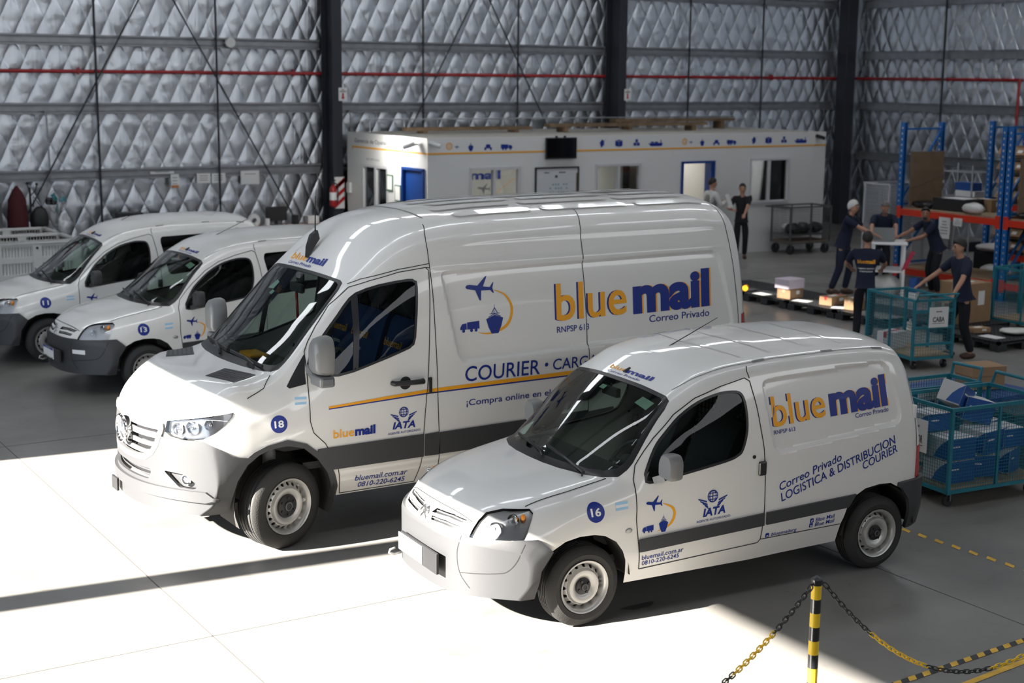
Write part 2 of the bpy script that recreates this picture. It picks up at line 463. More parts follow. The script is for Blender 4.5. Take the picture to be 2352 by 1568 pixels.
def make_wheel(parent, loc, side, rt_, width, rr, nholes, hole_r, hr, cap_r, lugs, steer=0, cap_lug=5):
    """tyre, steel rim and hub cap; outer face towards -Y when side = -1"""
    w = thing('wheel', None, None, loc); w.parent = parent; w.rotation_euler = (0, 0, (0 if side < 0 else math.pi)+steer)
    h = width/2
    t = MB(); prof = [(rr, -h+.012), (rr+.012, -h-.004), (rr+(rt_-rr)*.45, -h-.012), (rt_-.045, -h-.004), (rt_-.018, -h+.008), (rt_-.004, -h+.025)]
    g = [(rt_, -h+.03)]
    for i in range(4):
        c = -h+.05+(width-.1)*i/3; g += [(rt_, c-.006), (rt_-.008, c-.004), (rt_-.008, c+.004), (rt_, c+.006)]
    prof += g+[(rt_, h-.03), (rt_-.018, h-.008), (rt_-.06, h), (rr, h-.012)]
    t.lathe(prof, ax=(0, 1, 0), n=72)
    for i in range(48):                                   # shoulder sipes
        a = 2*math.pi*i/48; c, s_ = math.cos(a), math.sin(a)
        t.bar((c*(rt_-.016), -h+.012, s_*(rt_-.016)), (c*(rt_-.005), -h+.040, s_*(rt_-.005)), .006, .003, upv=(c, 0, s_))
    o = t.build('tyre', rubber, w, 40)
    r = MB(); y0 = -h+.004
    r.lathe([(rr+.006, y0-.008), (rr+.004, y0-.016), (rr-.008, y0-.012), (rr-.022, y0+.014), (rr-.030, y0+.05)], ax=(0, 1, 0), n=64)
    r2 = rr-.030
    yf = lambda q: y0+.05-.03*max(0, min(1, (r2-q)/(r2-hole_r+hr)))
    r1 = hole_r-hr*1.25
    wheel_hub(nholes, r1, r2, hole_r, hr, r, yf, .015)
    r.lathe([(r1, yf(r1)), (r1-.012, yf(r1)-.022), (cap_r+.035, yf(r1)-.024), (cap_r+.01, yf(r1)-.012), (cap_r-.002, yf(r1)-.002), (0, yf(r1))], ax=(0, 1, 0), n=64)
    r.lathe([(rr-.005, h-.01), (rr-.03, .03), (rr-.035, y0+.09)], ax=(0, 1, 0), n=48)
    r.build('rim', steel_w, w, 50)
    k = MB(); yc = yf(r1)-.006
    k.lathe([(cap_r, yc), (cap_r-.006, yc-.012), (cap_r*.45, yc-.018), (cap_r*.42, yc-.026), (0, yc-.028)], ax=(0, 1, 0), n=40)
    for i in range(lugs):
        a = 2*math.pi*i/lugs+.5; q = cap_r*.70
        k.cyl((q*math.cos(a), yc-.008, q*math.sin(a)), (q*math.cos(a), yc-.024, q*math.sin(a)), .010, n=8)
    k.lathe([(cap_r*.36, yc-.028), (cap_r*.34, yc-.031), (cap_r*.30, yc-.031), (cap_r*.29, yc-.028)], ax=(0, 1, 0), n=24, mi=1)
    k.build('hub_cap', [plastic_s, MATS['emblem_grey']], w, 40)
    b = MB(); b.lathe([(rr-.035, .02), (0, .02)], ax=(0, 1, 0), n=24); b.build('brake_drum', under, w)
    return w

#  s    z0   w0   z1   w1    z2    w2    z2b   w2b   z3    w3    z4    r    bow
SMALL_ROWS = [
 (.065,.27, .78, .38, .82, .48, .825, .55, .815, .61, .79, .655, .05, .47),
 (.08, .27, .78, .40, .825,.52, .83, .59, .815, .655,.78, .695, .06, .47),
 (.12, .27, .785,.42, .83, .56, .835,.64, .815, .71, .77, .755, .08, .47),
 (.18, .27, .79, .45, .835,.60, .84, .70, .82, .775,.765,.815, .10, .465),
 (.27, .26, .80, .48, .84, .64, .845,.745,.825,.84, .76, .875, .12, .46),
 (.40, .26, .80, .50, .845,.68, .848,.79, .825,.895,.755,.93, .12, .46),
 (.60, .26, .80, .50, .85, .72, .85, .84, .825,.945,.75, .985, .12, .46),
 (.80, .26, .80, .50, .85, .76, .85, .88, .825,.985,.745,1.02, .11, .46),
 (.95, .26, .80, .50, .85, .80, .85, .92, .825,1.02,.735,1.04, .09, .45),
 (1.05,.26, .80, .50, .85, .84, .848,.98, .815,1.085,.72,1.11, .06, .41),
 (1.2, .26, .80, .50, .85, .90, .845,1.06,.805,1.185,.70,1.215,.05, .33),
 (1.4, .26, .80, .50, .85, .95, .843,1.14,.80, 1.33, .675,1.36,.05, .21),
 (1.6, .26, .80, .50, .85, 1.0, .84, 1.23,.79, 1.46, .655,1.49,.05, .10),
 (1.70,.26, .80, .50, .85, 1.0, .84, 1.26,.785,1.52, .645,1.55,.06, .06),
 (1.80,.26, .80, .50, .85, 1.0, .84, 1.28,.785,1.57,.65,1.615, .08, .04),
 (2.0, .26, .80, .50, .85, 1.0, .84, 1.29,.79, 1.65, .67,1.72, .09, .02),
 (2.3, .26, .80, .50, .85, 1.0, .84, 1.30,.795,1.70, .69,1.785, .09, 0),
 (2.7, .27, .80, .50, .85, 1.0, .84, 1.31,.80, 1.725,.70,1.82, .09, 0),
 (3.2, .28, .80, .50, .85, 1.0, .84, 1.31,.80, 1.735,.70,1.825,.09, 0),
 (3.7, .29, .79, .50, .845,1.0, .835,1.31,.79, 1.725,.69,1.81, .10, 0),
 (3.92,.30, .78, .50, .835,1.0, .825,1.30,.78, 1.70,.68, 1.78, .12, 0),
 (4.02,.32, .76, .50, .80, 1.0, .79, 1.28,.745,1.64,.65, 1.73, .14, 0),
 (4.07,.36, .70, .50, .74, 1.0, .73, 1.24,.69, 1.56,.60, 1.66, .14, 0)]
SMALL_LEAN = (3.3, .95, .17)
LARGE_ROWS = [
 (.05, .36, .84, .46, .93, .60, .955,.75, .93, .88, .89, .94, .06, .45),
 (.06, .36, .84, .48, .935,.64, .96, .83, .94,1.02, .885,1.07, .07, .44),
 (.09, .36, .85, .50, .94, .67, .965,.89, .945,1.10,.88, 1.14, .08, .42),
 (.15, .36, .86, .52, .95, .70, .975,.95, .955,1.185,.875,1.215,.09, .40),
 (.27, .36, .87, .54, .965,.74, .985,1.0, .965,1.285,.88,1.305, .10, .36),
 (.48, .36, .88, .56, .975,.80, .995,1.06,.97, 1.37,.865, 1.39,.11, .28),
 (.70, .36, .88, .58, .98, .85, 1.0, 1.10,.97, 1.385,.84,1.405,.11, .20),
 (.88, .36, .88, .60, .985,.90, 1.0, 1.16,.965,1.415,.82,1.43, .09, .15),
 (1.0, .36, .88, .60, .985,.95, 1.0, 1.22,.95, 1.475,.805,1.50,.07, .14),
 (1.3, .36, .88, .60, .985,1.1, 1.0, 1.42,.94, 1.745,.78,1.78, .06, .10),
 (1.5, .36, .88, .60, .985,1.2, 1.0, 1.56,.94, 1.935,.765,1.975,.06, .07),
 (1.66,.36, .88, .60, .985,1.25,.998,1.66,.945,2.085,.755,2.125,.06, .05),
 (1.8, .36, .88, .60, .985,1.25,.998,1.74,.95, 2.19,.785,2.275,.12, .03),
 (2.0, .36, .88, .60, .985,1.25,.998,1.82,.96, 2.34,.81, 2.445,.16, .02),
 (2.2, .36, .88, .60, .985,1.25,.998,1.88,.96, 2.435,.83,2.555,.17, 0),
 (2.4, .36, .88, .60, .985,1.25,.998,1.93,.96, 2.49,.835,2.61, .17, 0),
 (2.7, .36, .88, .60, .985,1.25,.998,1.96,.96, 2.53,.84, 2.65, .17, 0),
 (3.2, .36, .88, .60, .985,1.25,.998,1.97,.96, 2.55,.845,2.67, .17, 0),
 (4.3, .36, .88, .60, .985,1.25,.998,1.97,.96, 2.56,.845,2.68, .17, 0),
 (5.2, .36, .88, .60, .98, 1.25,.995,1.97,.96, 2.56,.845,2.68, .17, 0),
 (5.65,.37, .87, .60, .965,1.25,.985,1.97,.95, 2.54,.84, 2.66, .18, 0),
 (5.82,.39, .85, .60, .935,1.25,.95, 1.94,.92, 2.49,.81, 2.61, .20, 0),
 (5.90,.42, .80, .60, .885,1.25,.895,1.90,.86, 2.42,.76, 2.53, .20, 0)]
LARGE_LEAN = (5.2, 1.2, .07)
# ------------------------------------------------------------------ decals
LOGO = dict(
 plane=[[(0, .60), (.05, .68), (.15, .69), (.42, .63), (.72, 1), (.77, 1), (.62, .58), (.86, .53), (.97, .72), (1, .72), (.95, .49), (1, .28), (.96, .28), (.87, .40), (.55, .41), (.53, 0), (.48, 0), (.34, .44), (.05, .52)]],
 ship=[[(0, .52), (.5, .64), (1, .52), (.88, .24), (.70, 0), (.30, 0), (.12, .24)], [(.12, .585), (.5, .69), (.88, .585), (.84, .57), (.5, .665), (.16, .57)],
       [(.30, .70), (.49, .90), (.49, 1), (.51, 1), (.51, .90), (.70, .70), (.66, .70), (.5, .86), (.34, .70)], [(.44, .70), (.48, .70), (.5, .86)], [(.2, .68), (.8, .68), (.8, .70), (.2, .70)]],
 truck=[[(.36, .24), (1, .24), (1, 1), (.36, .93)], [(0, .24), (0, .48), (.10, .80), (.33, .86), (.33, .24)]],
 gate=[[(0, 0), (.25, 0), (.25, .3), (.75, .3), (.75, 0), (1, 0), (1, .5), (.8, .5), (.8, .75), (.2, .75), (.2, .5), (0, .5)], [(.15, .75), (.85, .75), (.7, 1), (.3, 1)]],
 cargo=[[(0, .45), (.1, .35), (.2, 0), (.95, 0), (1, .5), (.9, .5), (.9, 1), (.84, 1), (.84, .5)], [(.2, .5), (.4, .5), (.4, .72), (.2, .72)], [(.45, .5), (.7, .5), (.7, .7), (.45, .7)]],
 box=[[(0, .15), (.48, 0), (.48, .75), (0, .85)], [(.52, 0), (1, .15), (1, .85), (.52, .75)], [(0, .9), (.5, .8), (1, .9), (.5, 1)]],
 cubes=[[(.3, .52), (.7, .52), (.7, 1), (.3, 1)], [(0, 0), (.46, 0), (.46, .47), (0, .47)], [(.54, 0), (1, 0), (1, .47), (.54, .47)]],
 tag=[[(.3, 0), (.75, .3), (.75, .75), (.45, 1), (.1, .6)], [(.75, .75), (1, 1), (.97, 1), (.72, .8)]])
def disc2(c, r, n=20): return [(c[0]+r*math.cos(2*math.pi*i/n), c[1]+r*math.sin(2*math.pi*i/n)) for i in range(n)]
def line2(mb, pts, w, mi=0):
    P = [V(p) for p in pts]; vs = []
    for i, p in enumerate(P):
        t = (P[min(i+1, len(P)-1)]-P[max(0, i-1)]); t = t.normalized() if t.length > 1e-9 else V((1, 0)); n = V((-t.y, t.x))*w*.5
        vs += [(*(p+n), 0), (*(p-n), 0)]
    mb.add(vs, [(2*i, 2*i+1, 2*i+3, 2*i+2) for i in range(len(P)-1)], mi); return mb
def poly2(mb, poly, mi=0):
    tri = geometry.tessellate_polygon([[V((p[0], p[1], 0)) for p in poly]]); mb.add([(p[0], p[1], 0) for p in poly], [tuple(t) for t in tri], mi); return mb
def logo2(mb, kind, x0, y0, x1, y1, mi=0):
    for pl in LOGO[kind]: poly2(mb, [(x0+(x1-x0)*p[0], y0+(y1-y0)*p[1]) for p in pl], mi)
    if kind == 'truck':
        for a in (.17, .58, .82): poly2(mb, disc2((x0+(x1-x0)*a, y0+(y1-y0)*.12), (x1-x0)*.075), mi)
    return mb
def iata2(mb, cx, cz, s):
    """globe with wings above slanted capitals; cx, cz = globe centre, s = globe radius"""
    line2(mb, disc2((cx, cz), s*.94, 28)+[(cx+s*.94, cz)], s*.14)
    for k in (-.62, 0, .62): line2(mb, [(cx+k*s*math.cos(a), cz+s*.94*math.sin(a)) for a in [R(-90+18*i) for i in range(11)]], s*.13)
    for k in (-.5, 0, .5):
        w = s*math.sqrt(1-k*k)*.95; line2(mb, [(cx-w, cz+k*s), (cx+w, cz+k*s)], s*.13)
    for sg in (-1, 1):
        for i in range(4):
            xa = cx+sg*s*(1.15-.12*i); xb = cx+sg*s*(2.85-.42*i); zt = cz-s*(.12+.36*i)
            poly2(mb, [(xa, zt-s*.62), (xb, zt-s*.02), (xb-sg*s*.05, zt-s*.22), (xa-sg*s*.04, zt-s*.86)] if i else [(xa, zt-s*.5), (xb, zt+s*.02), (xb-sg*s*.1, zt-s*.2), (xa, zt-s*.74)])
    return mb
def lay_part(sh, mb, name, m, parent, pr=LEFT, off=.003, label=None):
    sh.lay(mb, pr, off); o = mb.build(name, m, parent, True, clean=False)
    return tag(o, label)
def brand2(sh, parent, b0, b1, bcap, m0, m1, mcap, pr=LEFT, sh_=.012, shadow=True, lift=0):
    """the two-colour wordmark: light first half, heavy second half, each over a shifted shadow"""
    for (t, a, b, c, ca, cb, bold, d) in (('blue', b0, b1, bcap, yel, blu, .006, -1), ('mail', m0, m1, mcap, blu, yel, .040, 1)):
        if shadow:
            g = fit_text(t, a, b, c, bold=bold); g.v = [(p[0]+d*sh_, p[1], 0) for p in g.v]; lay_part(sh, g, 'lettering_shadow', cb, parent, pr, .002+lift)
        lay_part(sh, fit_text(t, a, b, c, bold=bold), 'lettering', ca, parent, pr, .0036+lift)
def emblem_ring(sh, parent, pl_a, pl_b, arc, ship, truck, w):
    """aeroplane, ship and lorry joined by a yellow crescent"""
    for kind, bx in (('plane', (*pl_a, *pl_b)), ('ship', ship), ('truck', truck)):
        if bx: lay_part(sh, logo2(MB(), kind, *bx), kind+'_logo', blu, parent)
    if arc:
        P = smoothpoly(arc, False, 5); n = len(P); c = MB(); vs = []
        for i, p in enumerate(P):
            t = V(P[min(i+1, n-1)])-V(P[max(0, i-1)]); t.normalize(); k = w*math.sin(math.pi*min(1, .03+i/(n-1)*.97))
            q = V(p)+V((-t.y, t.x))*k; vs += [(*p, 0), (*q, 0)]
        c.add(vs, [(2*i, 2*i+1, 2*i+3, 2*i+2) for i in range(n-1)]); lay_part(sh, c, 'logo_crescent', yel, parent, LEFT, .0025)
def badge2(sh, parent, num, c, r):
    g = MB(); sh.patch(g, disc2(c, r, 36), LEFT, .002, k=.03); o = g.build('number_badge', blu, parent, True, clean=False)
    t = fit_text(num, (c[0]-r*.56, c[1]-r*.37), (c[0]+r*.56, c[1]-r*.36), r*.78, bold=.02); lay_part(sh, t, 'badge_number', wht, o, LEFT, .004)
def flag2(sh, parent, P):
    o = None; a, b, c, d = [V(p) for p in P]
    for i, m in enumerate((sky_v, wht, sky_v)):
        g = MB(); t0, t1 = i/3, (i+1)/3; sh.patch(g, [tuple(a.lerp(d, t0)), tuple(b.lerp(c, t0)), tuple(b.lerp(c, t1)), tuple(a.lerp(d, t1))], LEFT, .002)
        q = g.build('flag_sticker' if i == 0 else 'flag_stripe', m, o or parent, True, clean=False); o = o or q
def mir(poly): return poly+[(-p[0], p[1]) for p in poly[::-1] if abs(p[0]) > 1e-6]
BOTH = ((LEFT, lambda c: c.y < 0), (RIGHT, lambda c: c.y > 0))
def seams(sh, parent, lines, w=.008, both=True, m=None):
    def one(pts, pr):
        g = MB(); sh.strip(g, pts, pr, w); g.build('panel_gap', m or seam_m, parent, clean=False)
    for pr, pts in lines:
        one(pts, pr)
        if pr is LEFT and both: one(pts, RIGHT)
        if pr is TOP and both: one([(p[0], -p[1]) for p in pts], TOP)
def hitp(sh, pr, u, v, off=0):
    h, n = sh.hit(pr, u, v); return h+n*off
def wiper(parent, pts, blade_a, blade_b):
    w = MB(); w.tube(pts, .007, 6); w.bar(blade_a, blade_b, .012, .02); w.build('wiper', plastic_s, parent)

# ------------------------------------------------------------------ small van
S_WIN = [(1.418, 1.015), (1.447, .966), (1.736, .999), (2.103, 1.046), (2.21, 1.075), (2.262, 1.115), (2.315, 1.245), (2.325, 1.387), (2.313, 1.483), (2.275, 1.535), (2.18, 1.547), (2.08, 1.537), (1.925, 1.495), (1.749, 1.404), (1.61, 1.296), (1.517, 1.20), (1.43, 1.06)]
S_PANEL = roundpoly([(2.47, 1.60), (3.70, 1.645), (3.815, 1.25), (3.79, 1.15), (2.545, 1.045)], [.08, .09, .1, .06, .09], 6)
S_FARCH = [(.53, .18), (.543, .338), (.565, .47), (.653, .597), (.755, .650), (.869, .670), (.985, .666), (1.073, .646), (1.164, .591), (1.219, .516), (1.246, .443), (1.262, .33), (1.262, .18)]
S_RARCH = [(3.19, .18), (3.207, .427), (3.265, .562), (3.344, .638), (3.437, .681), (3.584, .697), (3.697, .69), (3.79, .64), (3.86, .55), (3.884, .45), (3.895, .36), (3.895, .18)]
S_DOOR = [(1.372, .352), (1.326, .73), (1.338, 1.0), (1.37, 1.09), (1.45, 1.18), (1.535, 1.265), (1.715, 1.411), (1.904, 1.514), (2.116, 1.58), (2.33, 1.625), (2.374, 1.60), (2.407, 1.428), (2.446, 1.123), (2.459, .88), (2.459, .644), (2.435, .42), (2.415, .395)]
S_WS = mir([(0, 1.387), (.20, 1.392), (.37, 1.412), (.571, 1.466), (.67, 1.525), (.725, 1.60), (.737, 1.68), (.735, 1.742), (.705, 1.95), (.668, 2.20), (.645, 2.275), (.60, 2.298), (.3, 2.310), (0, 2.312)])
S_HOOD = [(1.165, .694), (.85, .685), (.54, .655), (.415, .58), (.32, .515), (.25, .485), (.178, .231), (.165, 0)]
WSP = Proj((-.7071, 0, .7071), (0, 1, 0), (.7071, 0, .7071))
def small_van(num, label, pos, deg, cargo_panel, group, badge, flag, plate, ring, white_patch, sheets):
    root = thing('van', label, 'van', (*pos, 0), R(deg), group)
    sh = Shell(SMALL_ROWS, 3, .85, SMALL_LEAN, recess=[(S_PANEL, .022, .022)] if cargo_panel else [], step=.026 if cargo_panel else .04, NS=64 if cargo_panel else 26)
    # openings and panels
    for pr, side in BOTH:
        for poly in (S_FARCH, S_RARCH): bmesh.ops.delete(sh.bm, geom=sh.cut(poly, pr, side, -2), context='FACES')
    lens = [(.56, .668), (.504, .673), (.522, .725), (.548, .779), (.59, .83), (.70, .859), (.882, .868), (.913, .845), (.916, .81), (.906, .734), (.889, .682)]
    for pr, sg in ((OBL, -1), (OBR, 1)):
        f = sh.cut(lens, pr, lambda c: c.y*sg > .3 and c.x < .75)
        me = sh.sub(f, 'reflector_bowl', -.028, .004); fin(me, lamp_in, False)
        hl = sh.take(f, 'headlight', clear_l, root, .003)
        link('reflector_bowl', me, hl)
        for q, (x, y, z, r) in enumerate(((.30, .60, .73, .055), (.40, .66, .80, .042))):
            b = MB(); b.lathe([(r, -.045), (r*.95, -.02), (r*.6, .0), (r*.25, .01), (0, .012)], (x+.07, sg*y, z), (.9, -sg*.35, 0), 20); b.ball((x+.04, sg*y, z), .014)
            b.build('bulb_reflector', chrome, hl, 40)
        b = MB(); b.ball((.50, sg*.70, .81), .02, sc=(1, 1, 1.6)); b.build('indicator_bulb', amber, hl, True)
    slots = [[(.07, .742), (.10, .775), (.30, .782), (.44, .77), (.42, .748), (.28, .757)], [(.11, .700), (.10, .727), (.28, .735), (.41, .727), (.40, .703), (.26, .708)]]
    gf = []
    for sl in slots:
        for sg in (-1, 1): gf += sh.cut([(sg*p[0], p[1]) for p in sl], FRONT, lambda c: c.x < .5)
    me = sh.sub(gf, 'grille', -.025, .004); fin(me, plastic_s, False); bmesh.ops.delete(sh.bm, geom=gf, context='FACES'); grille = link('grille', me, root)
    for sl in slots:
        for sg in (-1, 1): mesh_ = MB(); sh.strip(mesh_, [(sg*p[0], p[1]-.010) for p in sl[1:4]], FRONT, .007, -.010); mesh_.build('grille_bar', steel_w, grille, clean=False)
    e = MB(); ec = hitp(sh, FRONT, 0, .735, .012)
    for dz in (.012, -.032):
        e.prism([(-.05, -.012), (0, .034), (.05, -.012), (.05, -.040), (0, .006), (-.05, -.040)], (0, 1, 0), (.25, 0, .97), ec+V((0, 0, dz)), (-.014, 0, 0))
    e.build('emblem', chrome, root, bevel=.003)
    fb = []
    for pr, side in BOTH: fb += sh.cut([(-.3, .672), (.40, .676), (.557, .684), (.651, .600), (.70, .2), (-.3, .2)], pr, side, -2)
    sh.take(list(set(fb)), 'front_bumper', plastic, root, .022, .03)
    rb = []
    for pr, side in BOTH: rb += sh.cut([(3.772, .685), (4.5, .72), (4.5, .2), (3.70, .2)], pr, side, -2)
    sh.take(list(set(rb)), 'rear_bumper', plastic, root, .035, .03)
    g = MB()
    for pr in (OBL, OBR):
        for pts in ([(.46, .672), (.43, .56), (.45, .42), (.53, .32)], [(.90, .655), (.86, .55), (.80, .475), (.72, .45), (.45, .42)]):
            sh.strip(g, smoothpoly(pts, False, 4), pr, .006, .0235)
    g.build('bumper_crease', seam_m, root, clean=False)
    g = MB(); h1 = V((.072, 0, .455))
    g.box(h1+V((-.055, -.06, 0)), (.02, .60, .15)); g.build('plate_holder', plastic_s, root, bevel=.004)
    if plate is not None:
        c = h1+V((-.07, .06, 0)); p = MB(); p.box(c, (.006, .40, .13)); po = p.build('number_plate', wht, root, bevel=.003)
        if plate:
            b = MB(); b.box(c+V((-.004, 0, .052)), (.002, .395, .026)); b.build('plate_band', blu, po)
            t = fit_text(plate, (.17, -.05), (-.17, -.05), .075, bold=.01); t.v = [(c.x-.005, c.y+q[0], c.z+q[1]) for q in t.v]; t.build('plate_lettering', seam_m, po, clean=False)
            b = MB(); t = text_mb('REPUBLICA ARGENTINA', .012, align='CENTER'); t.v = [(c.x-.0055, c.y-q[0], c.z+.047+q[1]) for q in t.v]; t.build('plate_heading', wht, po, clean=False)
    g = MB(); g.tube([(h1.x-.05, .37, .36), (h1.x-.09, .37, .35), (h1.x-.10, .37, .33), (h1.x-.06, .37, .31), (h1.x, .37, .32)], .009); g.build('tow_hook', steel_w, root, True)
    if white_patch:
        g = MB(); sh.patch(g, [(.455, .555), (.63, .557), (.63, .505), (.455, .508)], OBL, .026); g.build('reflector_patch', wht, root, clean=False)
    # doors with their glass
    win = smoothpoly(S_WIN, True, 3)
    for pr, side in BOTH:
        gl = sh.cut(inset(win, .018), pr, side); me_g = sh.sub(gl, 'door_window', -.006, 0); fin(me_g, sd_glass, False); bmesh.ops.delete(sh.bm, geom=gl, context='FACES')
        fr = sh.cut(win, pr, side); me_f = sh.sub(fr, 'window_seal', .002, .012); fin(me_f, plastic_s, False); bmesh.ops.delete(sh.bm, geom=fr, context='FACES')
        mo = sh.cut([(1.352, .578), (1.357, .488), (2.452, .528), (2.452, .622)], pr, side); me_m = sh.sub(mo, 'side_moulding', .018, .018); fin(me_m, plastic, False)
        d = sh.take(sh.cut(S_DOOR, pr, side), 'door', paint, root)
        link('door_window', me_g, d); link('window_seal', me_f, d); link('side_moulding', me_m, d)
        sg = -1 if pr is LEFT else 1
        h = MB(); hc = hitp(sh, pr, 2.425, .965, .01); h.box(hc, (.064, .03, .108)); h.build('door_handle', plastic_s, d, bevel=.012)
        k = MB(); c = hitp(sh, pr, 2.355, 1.057); k.cyl(c, c+V((0, sg*.006, 0)), .014); k.build('door_lock', plastic_s, d, 40)
        m = MB(); B0 = hitp(sh, pr, 1.50, .99)
        prof = roundpoly([(-.085, -.075), (.075, -.085), (.085, .05), (.05, .105), (-.05, .10), (-.085, .04)], .035, 4)
        ys = [(-.055, .86), (-.04, .97), (0, 1.0), (.035, .98), (.05, .92)]     # housing: depth along x, scale
        cen = V((1.53, sg*.965, 1.105)); vs = []; n = len(prof)
        for dx, sc in ys: vs += [cen+V((dx, p[0]*sc*sg, p[1]*sc)) for p in prof]
        fs = [(i*n+j, i*n+(j+1) % n, (i+1)*n+(j+1) % n, (i+1)*n+j) for i in range(len(ys)-1) for j in range(n)]+[tuple(range(n)), tuple(range(5*n-1, 4*n-1, -1))]
        m.add(vs, fs); m.bar(B0+V((0, 0, 0)), cen+V((0, -sg*.05, -.075)), .07, .05); mo_ = m.build('wing_mirror', silver_p if cargo_panel else plastic, d, 50)
        q = MB(); q.prism([(p[0]*.84, p[1]*.84) for p in prof], (0, sg, 0), (0, 0, 1), cen+V((.051, 0, 0)), (.002, 0, 0)); q.build('mirror_glass', chrome, mo_)
        mo = sh.cut([(2.478, .530), (2.478, .623), (3.335, .652), (3.262, .556)], pr, side); me_m = sh.sub(mo, 'side_moulding', .018, .018); fin(me_m, plastic, False); link('side_moulding', me_m, root)
        if not cargo_panel:
            rw = sh.cut(roundpoly([(2.475, 1.52), (2.49, 1.585), (3.68, 1.62), (3.78, 1.30), (3.74, 1.17), (2.56, 1.07)], .06, 5), pr, side)
            ro = sh.take(rw, 'rear_side_window', dk_glass, root, .001)
        tl = sh.cut([(3.965, .70), (4.3, .70), (4.3, .95), (3.975, .95)], pr, lambda c: side(c) and abs(c.y) > .60, -2)
        sh.take(tl, 'tail_light', red_l, root, .006, .02)
        c = hitp(sh, pr, 1.266, .656); i_ = MB(); i_.ball(c, .03, sc=(1, .3, .62)); i_.build('side_repeater', clear_l, root, True)
        c = hitp(sh, pr, 3.96, 1.22); i_ = MB(); i_.box(c, (.04, .04, .11)); i_.build('rear_hinge_cover', paint, root, bevel=.01)
    # windscreen
    gl = sh.cut([(p[0]*.955, 1.455+(p[1]-1.387)*(2.285-1.455)/(2.32-1.387)) for p in S_WS], WSP, lambda c: c.x < 1.9)
    ws = sh.take(gl, 'windscreen', ws_glass, root)
    fr = sh.cut(S_WS, WSP, lambda c: c.x < 1.9); sh.take(fr, 'windscreen_surround', plastic_s, root, .001, .01)
    if sheets:
        g = MB(); sh.patch(g, [(.53, 1.50), (.60, 1.61), (.44, 1.70), (.36, 1.56)], WSP, -.012); g.build('permit_sheet', wht, ws, clean=False)
    g = MB(); sh.patch(g, [(-.40, 2.15), (-.55, 2.13), (-.56, 2.21), (-.41, 2.225)], WSP, -.01); sh.patch(g, [(.10, 2.17), (.03, 2.165), (.03, 2.205), (.10, 2.21)], WSP, -.01); g.build('window_sticker', grn_v, ws, clean=False)
    for y0, y1 in ((.33, -.10), (-.12, -.58)):
        a = hitp(sh, WSP, y1, 1.47, .02); b = hitp(sh, WSP, y0+.05, 1.53, .02); c = hitp(sh, WSP, (y0+y1)/2, 1.50, .035)
        w = MB(); w.tube([hitp(sh, WSP, y1-.02, 1.44, .012), hitp(sh, WSP, y1, 1.455, .03), c], .007, 6); w.bar(a, b, .012, .02); w.build('wiper', plastic_s, root)
    hood = sh.cut(S_HOOD+[(p[0], -p[1]) for p in S_HOOD[::-1][1:]]+[(1.10, -.60), (1.0, -.40), (.93, -.1), (.93, .1), (1.0, .40), (1.10, .60)], TOP, lambda c: c.x < 1.3 and c.z > .72)
    sh.take(hood, 'bonnet', paint, root)
    sh.rest('body', paint, root)
    seams(sh, root, [(LEFT, [(1.372, .352), (1.326, .73), (1.338, 1.0)]), (LEFT, S_DOOR[2:]+[S_DOOR[0]]), (TOP, [(1.165, .694), (.85, .685), (.54, .655)]), (LEFT, [(2.374, 1.62), (2.365, 1.665), (2.38, 1.70)]),
                     (LEFT, [(2.435, .42), (3.20, .43)]), (LEFT, [(3.93, 1.50), (3.965, 1.2), (3.97, .95)]), (FRONT, [(y, .806-.05*(y/.5)**4) for y in [i*.05-.48 for i in range(20)]])], .007)
    for s in (-1, 1): g = MB(); sh.strip(g, [(1.78, s*.585), (2.0, s*.62), (2.4, s*.645), (3.0, s*.655), (3.7, s*.64)], TOP, .006); g.build('roof_gutter', MATS['emblem_grey'], root, clean=False)
    for x in (2.30, 2.56, 2.93, 3.27): g = MB(); sh.strip(g, [(x+.13*abs(y/.55)**1.6-.02, y) for y in [i*.11-.55 for i in range(11)]], TOP, .022, .005); g.build('roof_rib', paint, root, clean=False)
    for x in (2.5, 3.15, 3.65):
        for s in (-1, 1): g = MB(); sh.patch(g, [(x-.05, s*.655), (x+.06, s*.655), (x+.06, s*.635), (x-.05, s*.635)], TOP, .004); g.build('gutter_clip', MATS['emblem_grey'], root, clean=False)
    # aerial
    b = hitp(sh, TOP, 1.755, 0); a = MB(); a.cyl(b, b+V((.05, 0, .03)), .02, .012); a.tube([b+V((.03, 0, .015)), b+V((.85, 0, .36))], [.006, .0025], 6); a.build('aerial', plastic_s, root, 40)
    # cabin
    it = MB()
    it.prism(smoothpoly([(1.12, .55), (1.11, .95), (1.2, .99), (1.38, 1.01), (1.48, .97), (1.50, .75), (1.45, .5)], True, 3), (1, 0, 0), (0, 0, 1), (0, -.62, 0), (0, 1.24, 0)); it.build('dashboard', interior, root, 40)
    it = MB(); it.box((2.62, 0, .95), (.02, 1.5, 1.1)); it.box((2.5, 0, .38), (3.0, 1.2, .06)); it.build('load_bulkhead' if not cargo_panel else 'cabin_floor', interior, root) if not cargo_panel else None
    if cargo_panel:
        it = MB(); it.box((2.0, 0, .40), (2.6, 1.3, .05)); it.build('cabin_floor', interior, root)
        gm = MB()
        for i in range(26): gm.bar((2.62, -.62+.05*i, .5), (2.60, -.60+.048*i, 1.62), .005)
        for i in range(22): gm.bar((2.62, -.64, .5+.05*i), (2.62, .64, .5+.05*i), .005)
        for s in (-.64, .64): gm.bar((2.62, s, .45), (2.60, s*.95, 1.66), .025)
        gm.bar((2.615, -.66, 1.05), (2.615, .66, 1.05), .03); gm.bar((2.61, -.62, 1.64), (2.61, .62, 1.64), .025)
        gm.build('cage_partition', plastic_s, root)
    sm = interior if cargo_panel else seat_m
